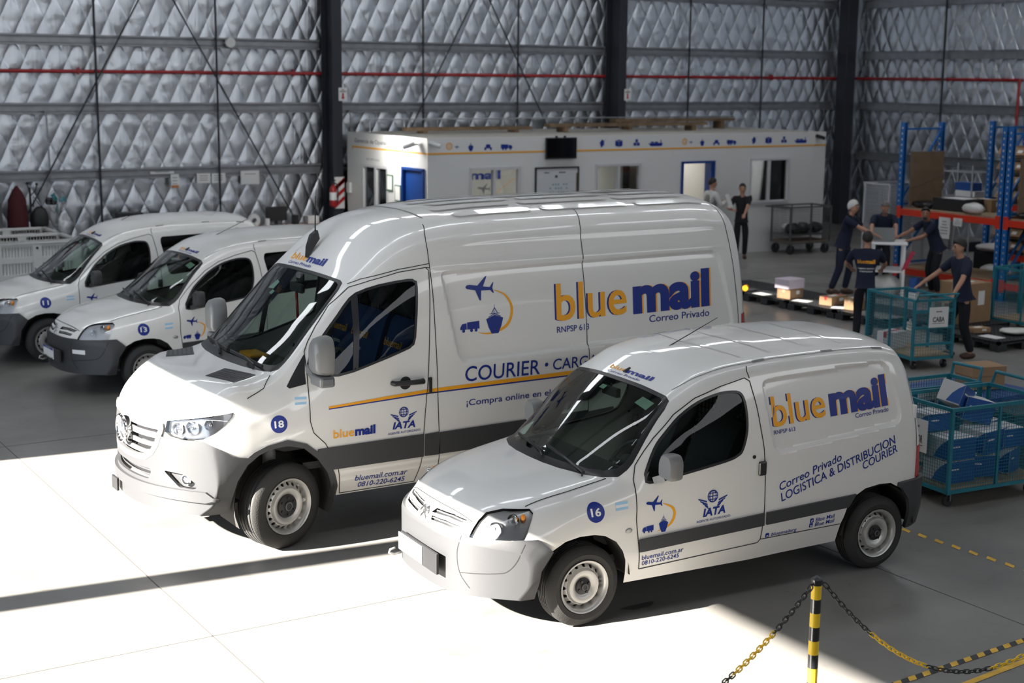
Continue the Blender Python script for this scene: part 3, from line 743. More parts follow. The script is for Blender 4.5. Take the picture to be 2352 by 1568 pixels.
    for s in (-1, 1):
        t = MB(); t.prism(smoothpoly([(0, .45), (0, .66), (.25, .70), (.50, .64), (.66, .70), (.84, 1.18), (.80, 1.23), (.70, 1.21), (.52, .80), (.52, .42)], True, 3), (1, 0, 0), (0, 0, 1), (1.70, s*.36-.24, 0), (0, .48, 0))
        so = t.build('seat', sm, root, 45, bevel=.03)
        h = MB(); h.ball((2.48, s*.36, 1.36), .13, 16, 10, (.5, 1, .95)); h.cyl((2.47, s*.36-.06, 1.2), (2.47, s*.36-.06, 1.32), .008); h.cyl((2.47, s*.36+.06, 1.2), (2.47, s*.36+.06, 1.32), .008); h.build('headrest', sm, so, True)
    t = MB(); c = V((1.56, -.36, 1.0)); ax = V((-.75, 0, .66)).normalized(); u = V((0, 1, 0)); w_ = ax.cross(u)
    t.tube([c+(u*math.cos(a)+w_*math.sin(a))*.185 for a in [2*math.pi*i/28 for i in range(28)]], .016, 8, closed=True)
    for a in (.1, math.pi-.1, -1.57): t.bar(c, c+(u*math.cos(a)+w_*math.sin(a))*.18, .03, .02)
    t.cyl(c, c-ax*.2, .05, .03); t.ball(c, .06); t.build('steering_wheel', interior, root, 40)
    t = MB(); p = hitp(sh, WSP, 0, 2.20, -.05); t.box(p, (.04, .21, .07)); t.bar(p, p+V((0, 0, .06)), .015); t.build('rear_view_mirror', interior, root, bevel=.015)
    # wheels, arches, floor pan
    for x in (.925, 3.595):
        for s in (-1, 1):
            make_wheel(root, (x, s*.735, .292), s, .292, .175, .186, 15, .146, .0135, .062, 4)
            a = MB(); n = 16; r = .345; arc = [(x+(r+.02)*math.cos(t)*1.0, .30+(r+.04)*math.sin(t)) for t in [R(4+172*i/n) for i in range(n+1)]]
            vs = [(p[0], s*.842, p[1]) for p in arc]+[(p[0], s*.50, p[1]) for p in arc]
            k = len(arc); a.add(vs, [(i, i+1, i+1+k, i+k) for i in range(k-1)]+[tuple(range(k, 2*k))]); a.build('wheel_arch_liner', under, root, 40)
    u = MB(); u.box((2.05, 0, .30), (3.5, 1.0, .08)); u.box((2.26, 0, .30), (1.75, 1.5, .09)); u.box((.93, 0, .26), (.1, 1.3, .06)); u.box((3.6, 0, .28), (.1, 1.3, .07)); u.build('floor_pan', under, root)
    # lettering
    badge2(sh, root, num, *badge); flag2(sh, root, flag)
    emblem_ring(sh, root, *ring)
    lay_part(sh, fit_text('mail', (-.02, 2.366), (-.34, 2.366), .043, flip=-1, bold=.03), 'lettering', blu, root, WSP, .003)
    lay_part(sh, fit_text('blue', (.22, 2.366), (.0, 2.366), .043, flip=-1), 'lettering', yel, root, WSP, .003)
    lay_part(sh, fit_text('Correo Privado', (.20, 2.328), (-.24, 2.328), .022, flip=-1), 'lettering', blu, root, WSP, .004)
    if cargo_panel:
        brand2(sh, root, (2.563, 1.250), (3.063, 1.281), .226, (3.104, 1.284), (3.69, 1.309), .224)
        for t, a, b, c, kw in (('Correo Privado', (3.35, 1.234), (3.692, 1.251), .036, {}), ('RNPSP 613', (2.561, 1.192), (2.761, 1.201), .031, {}),
                               ('Correo Privado', (2.60, .771), (3.19, .935), .064, dict(shear=.2)), ('LOGISTICA & DISTRIBUCION', (2.619, .686), (3.736, 1.005), .068, dict(shear=.1)), ('COURIER', (3.407, .833), (3.757, .935), .066, dict(shear=.1)),
                               ('bluemailarg', (2.535, .430), (2.776, .437), .028, dict(shear=.15)), ('Blue Mail', (2.953, .483), (3.14, .493), .031, dict(shear=.15)), ('Blue Mail', (2.948, .446), (3.138, .455), .031, dict(shear=.15)),
                               ('bluemail.com.ar', (1.386, .421), (1.74, .433), .036, {}), ('0810-220-6245', (1.392, .377), (1.708, .391), .034, {}), ('IATA', (1.90, .668), (2.10, .676), .058, dict(shear=.2, bold=.03)), ('AGENTE AUTORIZADO', (1.845, .628), (2.145, .638), .017, {})):
            lay_part(sh, fit_text(t, a, b, c, **kw), 'lettering', blu, root)
        lay_part(sh, iata2(MB(), 1.985, .812, .046), 'winged_globe_logo', blu, root)
        g = MB()
        for x, z, tx in ((2.497, .442, 'o'), (2.916, .497, 'f'), (2.911, .461, 'in')):
            sh.patch(g, roundpoly([(x-.017, z-.017), (x+.017, z-.017), (x+.017, z+.017), (x-.017, z+.017)], .006), LEFT, .002)
            lay_part(sh, fit_text(tx, (x-.009, z-.011), (x+.010, z-.011), .018, bold=.02), 'icon_mark', wht, root, LEFT, .004)
        g.build('social_icon', blu, root, clean=False)
    else:
        g = MB(); line2(g, smoothpoly([(2.70, 1.28), (2.72, 1.38), (2.80, 1.46), (2.92, 1.47)], False, 5), .014); lay_part(sh, g, 'window_graphic', MATS['orange_vinyl'], root, LEFT, .005)
        g = MB(); line2(g, [(2.80, 1.42), (2.93, 1.45), (3.02, 1.53), (3.05, 1.46), (3.14, 1.42), (3.02, 1.41), (2.93, 1.36), (2.92, 1.41), (2.80, 1.42)], .012); lay_part(sh, g, 'window_graphic', MATS['orange_vinyl'], root, LEFT, .005)
    return root
# ------------------------------------------------------------------ large van
L_PANEL = roundpoly([(2.465, 2.165), (5.50, 2.185), (5.70, 1.43), (2.62, 1.37)], [.07, .10, .09, .12], 7)
L_FARCH = [(.55, .2), (.566, .36), (.573, .50), (.61, .632), (.691, .755), (.79, .823), (.886, .856), (1.029, .868), (1.173, .829), (1.291, .729), (1.382, .602), (1.44, .46), (1.45, .2)]
L_RARCH = [(p[0]+3.665-.0, p[1]) for p in L_FARCH]
L_DOOR = [(1.535, .376), (1.470, .66), (1.365, .843), (1.262, .945), (1.235, 1.04), (1.246, 1.327), (1.27, 1.58), (1.308, 1.65), (1.392, 1.765), (1.529, 1.925), (1.70, 2.066), (1.865, 2.118), (2.101, 2.178), (2.34, 2.205), (2.368, 2.18), (2.335, 1.6), (2.315, 1.277), (2.289, .997), (2.262, .608), (2.238, .376)]
L_WIN = [(1.267, 1.405), (1.502, 1.376), (1.781, 1.440), (2.10, 1.533), (2.17, 1.565), (2.211, 1.636), (2.253, 2.046), (2.235, 2.105), (2.17, 2.122), (1.924, 2.088), (1.739, 2.025), (1.64, 1.94), (1.57, 1.86), (1.41, 1.684), (1.31, 1.56), (1.285, 1.52)]
L_TRI = [(1.082, 1.325), (1.10, 1.308), (1.232, 1.335), (1.24, 1.42), (1.27, 1.552), (1.26, 1.555)]
L_WS = mir([(0, 1.622), (.192, 1.628), (.40, 1.642), (.582, 1.667), (.70, 1.692), (.765, 1.72), (.79, 1.77), (.775, 1.93), (.715, 2.60), (.69, 2.668), (.64, 2.686), (.3, 2.684), (0, 2.682)])
L_HOOD = [(.985, .795), (.896, .869), (.74, .905), (.616, .929), (.40, .77), (.205, .575), (.14, .44), (.09, .20), (.075, 0)]
def large_van(num, label, pos, deg):
    root = thing('van', label, 'van', (*pos, 0), R(deg))
    def dw(q, z, y, w3):                                    # pressed feature lines along the flanks
        if q < 2.3 or q > 5.7 or y < .7: return 0
        f = min(1, (q-2.3)/.15, (5.7-q)/.15)
        return f*(.010*math.exp(-((z-2.42)/.022)**2)+.008*math.exp(-((z-2.215)/.02)**2)+.006*math.exp(-((z-1.33)/.03)**2))
    sh = Shell(LARGE_ROWS, 2.2, 1.0, LARGE_LEAN, dw, recess=[(L_PANEL, .026, .028)], NS=90, step=.026)
    for pr, side in BOTH:
        for poly in (L_FARCH, L_RARCH): bmesh.ops.delete(sh.bm, geom=sh.cut(poly, pr, side, -2), context='FACES')
    # headlights
    lens = [(.5625, 1.085), (.75, 1.118), (.95, 1.15), (1.105, 1.172), (1.10, 1.14), (1.06, 1.08), (.9986, 1.024), (.909, .975), (.80, .955), (.70, .952), (.60, .965), (.545, .995)]
    for pr, sg in ((OBL, -1), (OBR, 1)):
        f = sh.cut(lens, pr, lambda c: c.y*sg > .3 and c.x < .9)
        me = sh.sub(f, 'reflector_bowl', -.04, .004); fin(me, lamp_in, False)
        hl = sh.take(f, 'headlight', clear_l, root, .003); link('reflector_bowl', me, hl)
        for u, v, r in ((.66, 1.03, .05), (.80, 1.05, .06), (.95, 1.09, .04)):
            h = hitp(sh, pr, u, v, -.03); b = MB(); b.lathe([(r, .02), (r*.9, -.005), (r*.5, -.02), (0, -.025)], h, pr.n, 20); b.ball(h, .015); b.build('bulb_reflector', chrome, hl, 40)
    # radiator grille
    gp = mir([(0, 1.085), (.20, 1.083), (.45, 1.072), (.555, 1.06), (.565, 1.02), (.515, .88), (.45, .79), (.36, .735), (.2, .722), (0, .72)])
    gi = inset(gp, .045)
    for k in range(4):
        z0 = .765+.073*k; w = .33+.052*k
        f = sh.cut([(-w, z0+.012), (w, z0+.012), (w+.03, z0+.062), (-w-.03, z0+.062)], FRONT, lambda c: c.x < .5)
        me = sh.sub(f, 'grille_slat', .0, .012) if False else None
    f = sh.cut(gi, FRONT, lambda c: c.x < .5)
    me = sh.sub(f, 'grille', -.055, .004); fin(me, plastic_s, False)
    slats = [q for q in f if any(.765+.073*k+.012 < q.calc_center_median().z < .765+.073*k+.050 for k in range(4))]
    ms = sh.sub(slats, 'grille_slat', -.012, .014); fin(ms, MATS['grille_grey'], False)
    bmesh.ops.delete(sh.bm, geom=f, context='FACES')
    f = sh.cut(gp, FRONT, lambda c: c.x < .5); gr = sh.take(f, 'grille_frame', MATS['grille_grey'], root, .018, .03)
    link('grille', me, gr); link('grille_slat', ms, gr)
    ec = V((.01, 0, .93)); e = MB()
    e.tube([ec+V((0, .108*math.cos(a), .108*math.sin(a))) for a in [2*math.pi*i/36 for i in range(36)]], .013, 8, closed=True)
    for k in range(3):
        a = R(90+120*k); d = V((0, math.cos(a), math.sin(a))); n = V((0, -math.sin(a), math.cos(a)))
        e.add([ec+d*.102, ec+n*.020+d*.012, ec-n*.020+d*.012, ec+V((-.018, 0, 0)), ec+V((.012, 0, 0))], [(0, 1, 3), (0, 3, 2), (1, 2, 3), (0, 4, 1), (0, 2, 4)])
    e.cyl(ec+V((.02, 0, 0)), ec+V((.06, 0, 0)), .10); e.build('emblem', chrome, gr, 40)
    # lower intake, fog lamps, bumper
    lo = sh.cut(roundpoly([(-.43, .672), (.43, .672), (.40, .585), (-.40, .585)], .03, 4), FRONT, lambda c: c.x < .4)
    me = sh.sub(lo, 'lower_intake', -.05, .004); fin(me, plastic_s, False); bmesh.ops.delete(sh.bm, geom=lo, context='FACES'); link('lower_intake', me, root)
    g = MB()
    for z in (.61, .645): sh.strip(g, [(y, z) for y in [i*.1-.4 for i in range(9)]], FRONT, .012, -.02)
    g.build('intake_bar', plastic, root, clean=False)
    for pr, sg in ((OBL, -1), (OBR, 1)):
        f = sh.cut(roundpoly([(.535, .685), (.735, .678), (.86, .60), (.83, .565), (.69, .565)], .025, 4), pr, lambda c: c.y*sg > .3 and c.x < .6)
        me = sh.sub(f, 'fog_lamp_recess', -.03, .004); fin(me, plastic, False); bmesh.ops.delete(sh.bm, geom=f, context='FACES'); fo = link('fog_lamp_recess', me, root)
        h = hitp(sh, pr, .738, .632, -.012); b = MB(); b.lathe([(.045, -.02), (.045, .012), (.036, .015), (.03, -.005), (0, -.012)], h, pr.n, 24); b.build('fog_lamp', chrome, fo, 40)
        b = MB(); b.lathe([(.035, .012), (.02, .018), (0, .02)], h, pr.n, 20); b.build('fog_lens', clear_l, fo, True)
    lipf = []
    for pr, side in BOTH: lipf += sh.cut([(-.3, .47), (.40, .47), (.46, .50), (.40, .555), (-.3, .555)], pr, side, -2)
    lipf = list(set(lipf))
    fb = []
    for pr, side in BOTH: fb += sh.cut([(-.4, .952), (.386, .958), (.444, .922), (.587, .828), (.747, .803), (.74, .75), (.8, .2), (-.4, .2)], pr, side, -2)
    fb = list(set(fb))
    lipf = [f for f in lipf if f.is_valid]; me = sh.sub(lipf, 'bumper_lip', .042, .042); fin(me, plastic, False); link('bumper_lip', me, root)
    sh.take(fb, 'front_bumper', plastic, root, .016, .025)
    g = MB(); g.box((.005, .20, .42), (.02, .14, .11)); g.build('plate_holder', plastic_s, root, bevel=.005)
    # flanks
    win = smoothpoly(L_WIN, True, 2)
    for pr, side in BOTH:
        sg = -1 if pr is LEFT else 1
        inn = inset(win, .02); div = [(1.60, 1.2), (1.645, 1.2), (1.775, 2.2), (1.725, 2.2)]
        dv = sh.cut(div, pr, lambda c: side(c) and inpoly(c.x, c.z, inn)); me_d = sh.sub(dv, 'window_divider', .003, .012); fin(me_d, plastic_s, False); bmesh.ops.delete(sh.bm, geom=dv, context='FACES')
        gl = sh.cut(inn, pr, side); me_g = sh.sub(gl, 'door_window', -.004, 0); fin(me_g, sd_dark, False); bmesh.ops.delete(sh.bm, geom=gl, context='FACES')
        fr = sh.cut(win, pr, side); me_f = sh.sub(fr, 'window_seal', .002, .012); fin(me_f, plastic_s, False); bmesh.ops.delete(sh.bm, geom=fr, context='FACES')
        tr = sh.cut(L_TRI, pr, side); sh.take(tr, 'corner_trim', plastic_s, root, .003, .012)
        def ring(arch, xoff):
            o = [(p[0]+(.055 if i > 6 else -.055)*(1 if 2 < i < 11 else 1)*min(1, abs(p[0]-xoff)/.3), p[1]+.05*max(0, 1-abs(p[0]-xoff)/.45)) for i, p in enumerate(arch)]
            return o
        for arch, xc in ((L_FARCH, 1.02), (L_RARCH, 4.685)):
            f = sh.cut(ring(arch, xc), pr, side); sh.take(f, 'wheel_arch_flare', plastic, root, .012, .02)
        bands = []
        for x0, x1 in ((1.30, 2.275), (2.288, 2.42), (2.432, 3.97), (3.98, 4.25), (5.12, 5.72)):
            f = sh.cut([(x0, .803), (x0, .615), (x1, .612), (x1, .806+.006*max(0, x1-2))], pr, side)
            if f: me = sh.sub(f, 'side_moulding', .013, .013); fin(me, plastic, False); bands.append(me)
        d = sh.take(sh.cut(L_DOOR, pr, side), 'door', paint, root)
        for n, me in (('door_window', me_g), ('window_seal', me_f), ('window_divider', me_d), ('side_moulding', bands[0])): link(n, me, d)
        for me in bands[1:]: link('side_moulding', me, root)
        h = MB(); a = hitp(sh, pr, 1.985, 1.275, .03); b = hitp(sh, pr, 2.255, 1.268, .03)
        h.tube([hitp(sh, pr, 1.975, 1.277), a, a.lerp(b, .5)+V((0, sg*.012, 0)), b, hitp(sh, pr, 2.262, 1.268)], [.02, .022, .02, .024, .022], 10)
        sh.patch(h, disc2((2.10, 1.265), .055, 20), pr, .002); h.build('door_handle', plastic_s, d, 50)
        # mirror: painted shell over a dark housing, on a foot at the corner trim
        cen = V((1.285, sg*1.135, 1.60)); prof = roundpoly([(-.10, -.16), (.09, -.16), (.105, .06), (.06, .155), (-.07, .15), (-.11, .05)], .05, 5); n = len(prof)
        m = MB(); vs = []; ys = [(-.085, .70), (-.06, .90), (0, 1), (.05, 1), (.065, .95)]
        for dx, sc in ys: vs += [cen+V((dx, p[0]*sc*sg, p[1]*sc)) for p in prof]
        m.add(vs, [(i*n+j, i*n+(j+1) % n, (i+1)*n+(j+1) % n, (i+1)*n+j) for i in range(4) for j in range(n)]+[tuple(range(n)), tuple(range(5*n-1, 4*n-1, -1))])
        c2 = cen+V((0, 0, -.205)); k = MB(); k.box(c2, (.13, .21, .085))
        m.bar(hitp(sh, pr, 1.30, 1.46), c2+V((0, -sg*.06, 0)), .10, .06); mo = m.build('wing_mirror', silver_p, d, 50); k.build('lower_mirror_shell', silver_p, mo, bevel=.02)
        q = MB(); q.box(c2+V((.0, sg*.10, .0)), (.10, .022, .07)); q.build('mirror_indicator', clear_l, mo, bevel=.008)
        q = MB(); q.prism([(p[0]*.86, p[1]*.86) for p in prof], (0, sg, 0), (0, 0, 1), cen+V((.066, 0, 0)), (.002, 0, 0)); q.build('mirror_glass', chrome, mo)
        tl = sh.cut([(5.80, .9), (6.2, .9), (6.2, 1.55), (5.80, 1.55)], pr, lambda c: side(c) and abs(c.y) > .7, -2); sh.take(tl, 'tail_light', red_l, root, .005, .02)
    # windscreen
    gl = sh.cut([(p[0]*.955, 1.70+(p[1]-1.622)*(2.655-1.70)/(2.686-1.622)) for p in L_WS], WSP, lambda c: c.x < 2.0 and c.z > 1.3)
    ws = sh.take(gl, 'windscreen', ws_glass, root)
    fr = sh.cut(L_WS, WSP, lambda c: c.x < 2.0 and c.z > 1.3); sh.take(fr, 'windscreen_surround', plastic_s, root, .002, .01)
    g = MB(); sh.patch(g, [(.28, 2.42), (.40, 2.42), (.36, 2.52), (.27, 2.50)], WSP, -.01); sh.patch(g, [(.22, 2.36), (.29, 2.37), (.28, 2.41), (.21, 2.40)], WSP, -.01); g.build('window_sticker', grn_v, ws, clean=False)
    for ya, yb in ((.66, .02), (-.05, -.66)):
        a = hitp(sh, WSP, ya, 1.72+(.05 if ya > 0 else .0), .022); b = hitp(sh, WSP, yb, 1.715, .022); w = MB(); w.tube([hitp(sh, WSP, yb+.05, 1.655, .015), hitp(sh, WSP, yb+.08, 1.68, .04), a.lerp(b, .5)+V((-.02, 0, .02))], .010, 6); w.bar(a, b, .014, .025); w.build('wiper', plastic_s, root)
    # bonnet with its two louvred vents
    for s in (-1, 1):
        vp = [(.565, s*.47), (.775, s*.352), (.893, s*.715), (.682, s*.776)]
        f = sh.cut(vp, TOP, lambda c: c.x < 1.2 and c.z > 1.2); vo = sh.take(f, 'bonnet_vent', plastic_s, root, .004, .01)
        l = MB()
        for i in range(6):
            t = (i+.5)/6; p = V(vp[0]).lerp(V(vp[1]), t); q = V(vp[3]).lerp(V(vp[2]), t); p, q = p.lerp(q, .06), p.lerp(q, .94); sh.strip(l, [tuple(p), tuple(q)], TOP, .012, .006)
        l.build('vent_louvre', plastic, vo, clean=False)
    hood = sh.cut(L_HOOD+[(p[0], -p[1]) for p in L_HOOD[::-1][1:]]+[(.94, -.6), (.885, -.25), (.87, 0), (.885, .25), (.94, .6)], TOP, lambda c: c.x < 1.3 and c.z > .95)
    sh.take(hood, 'bonnet', paint, root)
    # raised roof pads
    pads = MB()
    for y in (-.62, -.41, -.205, 0, .205, .41, .62):
        for x0, x1 in ((2.72, 3.50), (3.62, 4.55), (4.67, 5.45)):
            o = .05*(1 if int(round(y*5)) % 2 else -1); sh.patch(pads, roundpoly([(x0+o, y-.055), (x1+o, y-.055), (x1+o, y+.055), (x0+o, y+.055)], .054, 6), TOP, .010, k=.12)
            sh.strip(pads, roundpoly([(x0+o, y-.06), (x1+o, y-.06), (x1+o, y+.06), (x0+o, y+.06)], .058, 6), TOP, .014, .005, closed=True)
    pads.build('roof_rib', paint, root, clean=False)
    sh.rest('body', paint, root)
    seams(sh, root, [(LEFT, L_DOOR+[L_DOOR[0]]), (TOP, [(.985, .795), (.93, .84), (.896, .869), (.74, .905)]), (LEFT, [(2.44, 2.54), (2.40, 2.48), (2.381, 2.418), (2.38, 2.20), (2.395, 1.6), (2.409, 1.121), (2.424, .80), (2.432, .40)]),
                     (LEFT, [(2.34, 2.205), (2.38, 2.20)]), (LEFT, [(2.30, 1.15), (2.41, 1.155)]), (LEFT, [(3.99, 2.61), (3.95, 2.50), (3.931, 2.401), (3.932, 2.168), (3.956, 1.708), (3.969, 1.239), (3.975, .40)]), (LEFT, [(5.585, 2.60), (5.62, 2.40), (5.654, 2.175), (5.71, 1.80), (5.737, 1.612), (5.75, 1.449), (5.76, .45)]),
                     (LEFT, [(1.70, 2.09), (1.80, 2.13), (2.1, 2.20), (2.34, 2.23), (2.38, 2.235)])], .007)
    g = MB(); sh.strip(g, [(2.50, .57), (2.49, .3), (2.485, 0), (2.49, -.3), (2.50, -.57)], TOP, .02, .002); g.build('roof_seam', MATS['emblem_grey'], root, clean=False)
    h = MB(); c = hitp(sh, LEFT, 2.335, 1.22); h.box(c, (.03, .03, .14)); h.build('door_hinge_cover', plastic_s, root, bevel=.006)
    b = hitp(sh, TOP, 1.80, .125); a = MB()
    a.prism([(-.09, -.01), (.10, .05), (.13, .12), (.06, .12), (-.03, .06)], (.8, 0, .6), (-.6, 0, .8), b+V((0, -.03, 0)), (0, .06, 0)); a.tube([b+V((.02, 0, .12)), b+V((.025, 0, .47))], [.007, .003], 6); a.build('aerial', plastic_s, root, 40)
    # cabin
    it = MB(); it.prism(smoothpoly([(.98, .8), (.96, 1.30), (1.05, 1.37), (1.30, 1.40), (1.48, 1.36), (1.55, 1.2), (1.45, .8)], True, 3), (1, 0, 0), (0, 0, 1), (0, -.74, 0), (0, 1.48, 0)); it.build('dashboard', interior, root, 40)
    it = MB(); it.box((2.62, 0, 1.45), (.03, 1.7, 1.8)); it.box((2.0, 0, .62), (1.5, 1.6, .06)); it.build('cab_bulkhead', interior, root)
    c = MB(); p = V((1.18, .02, 1.43)); c.box(p, (.16, .26, .03)); c.build('yellow_cloth', yel, root, bevel=.012)
    for s, wd in ((-1, .52), (.72, .95)):
        t = MB(); t.prism(smoothpoly([(0, .75), (0, .98), (.25, 1.02), (.50, .97), (.62, 1.02), (.80, 1.62), (.76, 1.68), (.66, 1.66), (.50, 1.12), (.50, .75)], True, 3), (1, 0, 0), (0, 0, 1), (1.72, s*.48-wd/2, 0), (0, wd, 0)); so = t.build('seat', seat_blue, root, 45, bevel=.03)
        for y in ([s*.48] if wd < .6 else [.16, .58]):
            h = MB(); h.ball((2.45, y, 1.86), .15, 16, 10, (.5, .95, .95)); h.cyl((2.42, y-.06, 1.6), (2.42, y-.06, 1.8), .008); h.cyl((2.42, y+.06, 1.6), (2.42, y+.06, 1.8), .008); h.build('headrest', interior, so, True)
            for tt, z, col in (('bluemail', 1.47, yel), ('Logistica', 1.36, wht)):
                q = text_mb(tt, .07 if col is yel else .035, align='CENTER'); sl = (.80-.62)/(1.62-1.02); x0 = 1.72+.46+(z-1.12)*.28
                q.v = [(x0+p[1]*.28-.03, y-p[0], z+p[1]) for p in q.v]; q.build('seat_lettering', col, so, clean=False)
    t = MB(); c = V((1.62, -.46, 1.38)); ax = V((-.6, 0, .8)).normalized(); u = V((0, 1, 0)); w_ = ax.cross(u)
    t.tube([c+(u*math.cos(a)+w_*math.sin(a))*.19 for a in [2*math.pi*i/28 for i in range(28)]], .016, 8, closed=True)
    for a in (.1, math.pi-.1, -1.57): t.bar(c, c+(u*math.cos(a)+w_*math.sin(a))*.18, .03, .02)
    t.cyl(c, c-ax*.25, .05, .03); t.ball(c, .06); t.build('steering_wheel', interior, root, 40)
    t = MB(); p = hitp(sh, WSP, 0, 2.52, -.06); t.box(p, (.05, .24, .08)); t.box(p+V((.03, 0, .09)), (.05, .1, .08)); t.build('rear_view_mirror', interior, root, bevel=.02)
    t = MB(); t.tube([p+V((0, .02, -.04)), p+V((.01, .02, -.30))], .012, 6); t.build('hanging_charm', red_l, root, True)
    for x, st in ((1.02, R(16)), (4.685, 0)):
        for s in (-1, 1):
            make_wheel(root, (x, s*.845, .352), s, .352, .225, .225, 20, .178, .0145, .098, 6, st if x < 2 else 0)
            a = MB(); n = 16; arc = [(x+(.435)*math.cos(t), .42+.44*math.sin(t)) for t in [R(-25+230*i/n) for i in range(n+1)]]; k = len(arc)
            vs = [(p[0], s*.965, p[1]) for p in arc]+[(p[0], s*.56, p[1]) for p in arc]; a.add(vs, [(i, i+1, i+1+k, i+k) for i in range(k-1)]+[tuple(range(k, 2*k))]); a.build('wheel_arch_liner', under, root, 40)
    for s in (-1, 1): a = MB(); a.tube([(1.0, s*.70, .42+.03*i) for i in range(14)], .055, 10); a.bar((.62, s*.3, .40), (.68, s*.82, .38), .06); a.cyl((1.02, s*.3, .34), (1.02, s*.78, .35), .04); a.build('suspension', MATS['emblem_grey'], root, 40)
    u = MB(); u.box((3.2, 0, .42), (5.0, 1.1, .10)); u.box((2.9, 0, .40), (2.7, 1.74, .08)); u.cyl((4.685, -.8, .35), (4.685, .8, .35), .06); u.build('floor_pan', under, root)
    # lettering
    badge2(sh, root, num, (.972, 1.047), .070); flag2(sh, root, [(1.127, 1.241), (1.223, 1.238), (1.216, 1.182), (1.121, 1.181)])
    g = MB(); sh.patch(g, [(1.398, 1.128), (2.325, 1.160), (2.405, 1.161), (5.70, 1.168), (5.70, 1.212), (2.405, 1.191), (2.325, 1.190), (1.398, 1.146)], LEFT, .0025, k=.1); g.build('side_stripe', yel, root, clean=False)
    g = MB(); sh.patch(g, [(1.398, 1.119), (2.325, 1.148), (5.70, 1.155), (5.70, 1.168), (2.325, 1.160), (1.398, 1.128)], LEFT, .0025, k=.1); g.build('side_stripe', blu, root, clean=False)
    brand2(sh, root, (3.637, 1.659), (4.41, 1.664), .335, (4.483, 1.668), (5.39, 1.677), .335, sh_=.018)
    brand2(sh, root, (1.436, .875), (1.625, .875), .072, (1.632, .875), (1.819, .875), .072, shadow=False)
    for t, a, b, c, kw in (('Correo Privado', (4.667, 1.559), (5.386, 1.563), .066, {}), ('RNPSP 613', (3.638, 1.548), (3.986, 1.551), .056, {}), ('COURIER', (2.674, 1.216), (3.438, 1.206), .135, {}), ('CARGAS INT', (3.576, 1.226), (4.40, 1.222), .103, {}),
                           ('\u00a1Compra online en el exterior y re', (2.69, 1.003), (4.12, 1.0), .056, {}), ('IATA', (1.978, .884), (2.194, .880), .058, dict(shear=.2, bold=.03)), ('AGENTE AUTORIZADO', (1.935, .838), (2.242, .841), .019, {}),
                           ('bluemail.com.ar', (1.65, .478), (2.139, .466), .054, {}), ('0810-220-6245', (1.69, .410), (2.132, .398), .050, {})):
        lay_part(sh, fit_text(t, a, b, c, **kw), 'lettering', blu, root)
    g = MB(); poly2(g, disc2((3.508, 1.282), .018)); lay_part(sh, g, 'lettering', blu, root)
    lay_part(sh, iata2(MB(), 2.083, 1.020, .044), 'winged_globe_logo', blu, root)
    emblem_ring(sh, root, (2.715, 1.895), (2.995, 2.095), [(2.99, 1.975), (3.10, 1.92), (3.158, 1.814), (3.13, 1.70), (3.05, 1.64), (2.92, 1.612), (2.82, 1.625)], (2.910, 1.600, 3.080, 1.850), (2.650, 1.635, 2.840, 1.722), .028)
    for t, a, b, c, m, kw in (('blue', (.44, 2.755), (.10, 2.755), .075, yel, {}), ('mail', (.085, 2.755), (-.25, 2.755), .075, blu, dict(bold=.03)), ('Correo Privado', (.42, 2.705), (-.07, 2.705), .032, blu, {})):
        lay_part(sh, fit_text(t, a, b, c, flip=-1, **kw), 'lettering', m, root, WSP, .004)
    return root
mat('grille_grey', (.10, .10, .103), .45); 
# ------------------------------------------------------------------ the hall
def struct(name, mb, m, smooth=False, label=None, bevel=0):
    o = mb.build(name, m, None, smooth, bevel); o['kind'] = 'structure'; return o
XL, XR, YF, YB, ZR = -3.0, 28.3, -7.0, 28.6, 9.4
def concrete():
    m = mat('polished_concrete', (.30, .295, .285), .42); nt = m.node_tree; b = nt.nodes['Principled BSDF']
    tc = nt.nodes.new('ShaderNodeTexCoord')
    def noise(sc, det, lo, hi, c0, c1):
        n = nt.nodes.new('ShaderNodeTexNoise'); n.inputs['Scale'].default_value = sc; n.inputs['Detail'].default_value = det
        nt.links.new(tc.outputs['Object'], n.inputs['Vector']); r = nt.nodes.new('ShaderNodeValToRGB')
        r.color_ramp.elements[0].position = lo; r.color_ramp.elements[1].position = hi; r.color_ramp.elements[0].color = (*c0, 1); r.color_ramp.elements[1].color = (*c1, 1)
        nt.links.new(n.outputs['Fac'], r.inputs['Fac']); return r
    a = noise(.7, 8, .35, .7, (.175, .168, .158), (.25, .24, .226)); s = noise(5, 10, .62, .74, (1, 1, 1), (.78, .76, .74)); d = noise(16, 4, .70, .74, (1, 1, 1), (.6, .58, .56))
    for x in (s, d):
        mx = nt.nodes.new('ShaderNodeMix'); mx.data_type = 'RGBA'; mx.blend_type = 'MULTIPLY'; mx.inputs[0].default_value = .8
        nt.links.new(a.outputs[0], mx.inputs[6]); nt.links.new(x.outputs[0], mx.inputs[7]); a = mx; a_out = mx.outputs[2]
        class W: outputs = [a_out]
        a = W
    nt.links.new(a_out, b.inputs['Base Color'])
    r = noise(1.3, 5, .3, .75, (.30,)*3, (.5,)*3); nt.links.new(r.outputs[0], b.inputs['Roughness']); return m
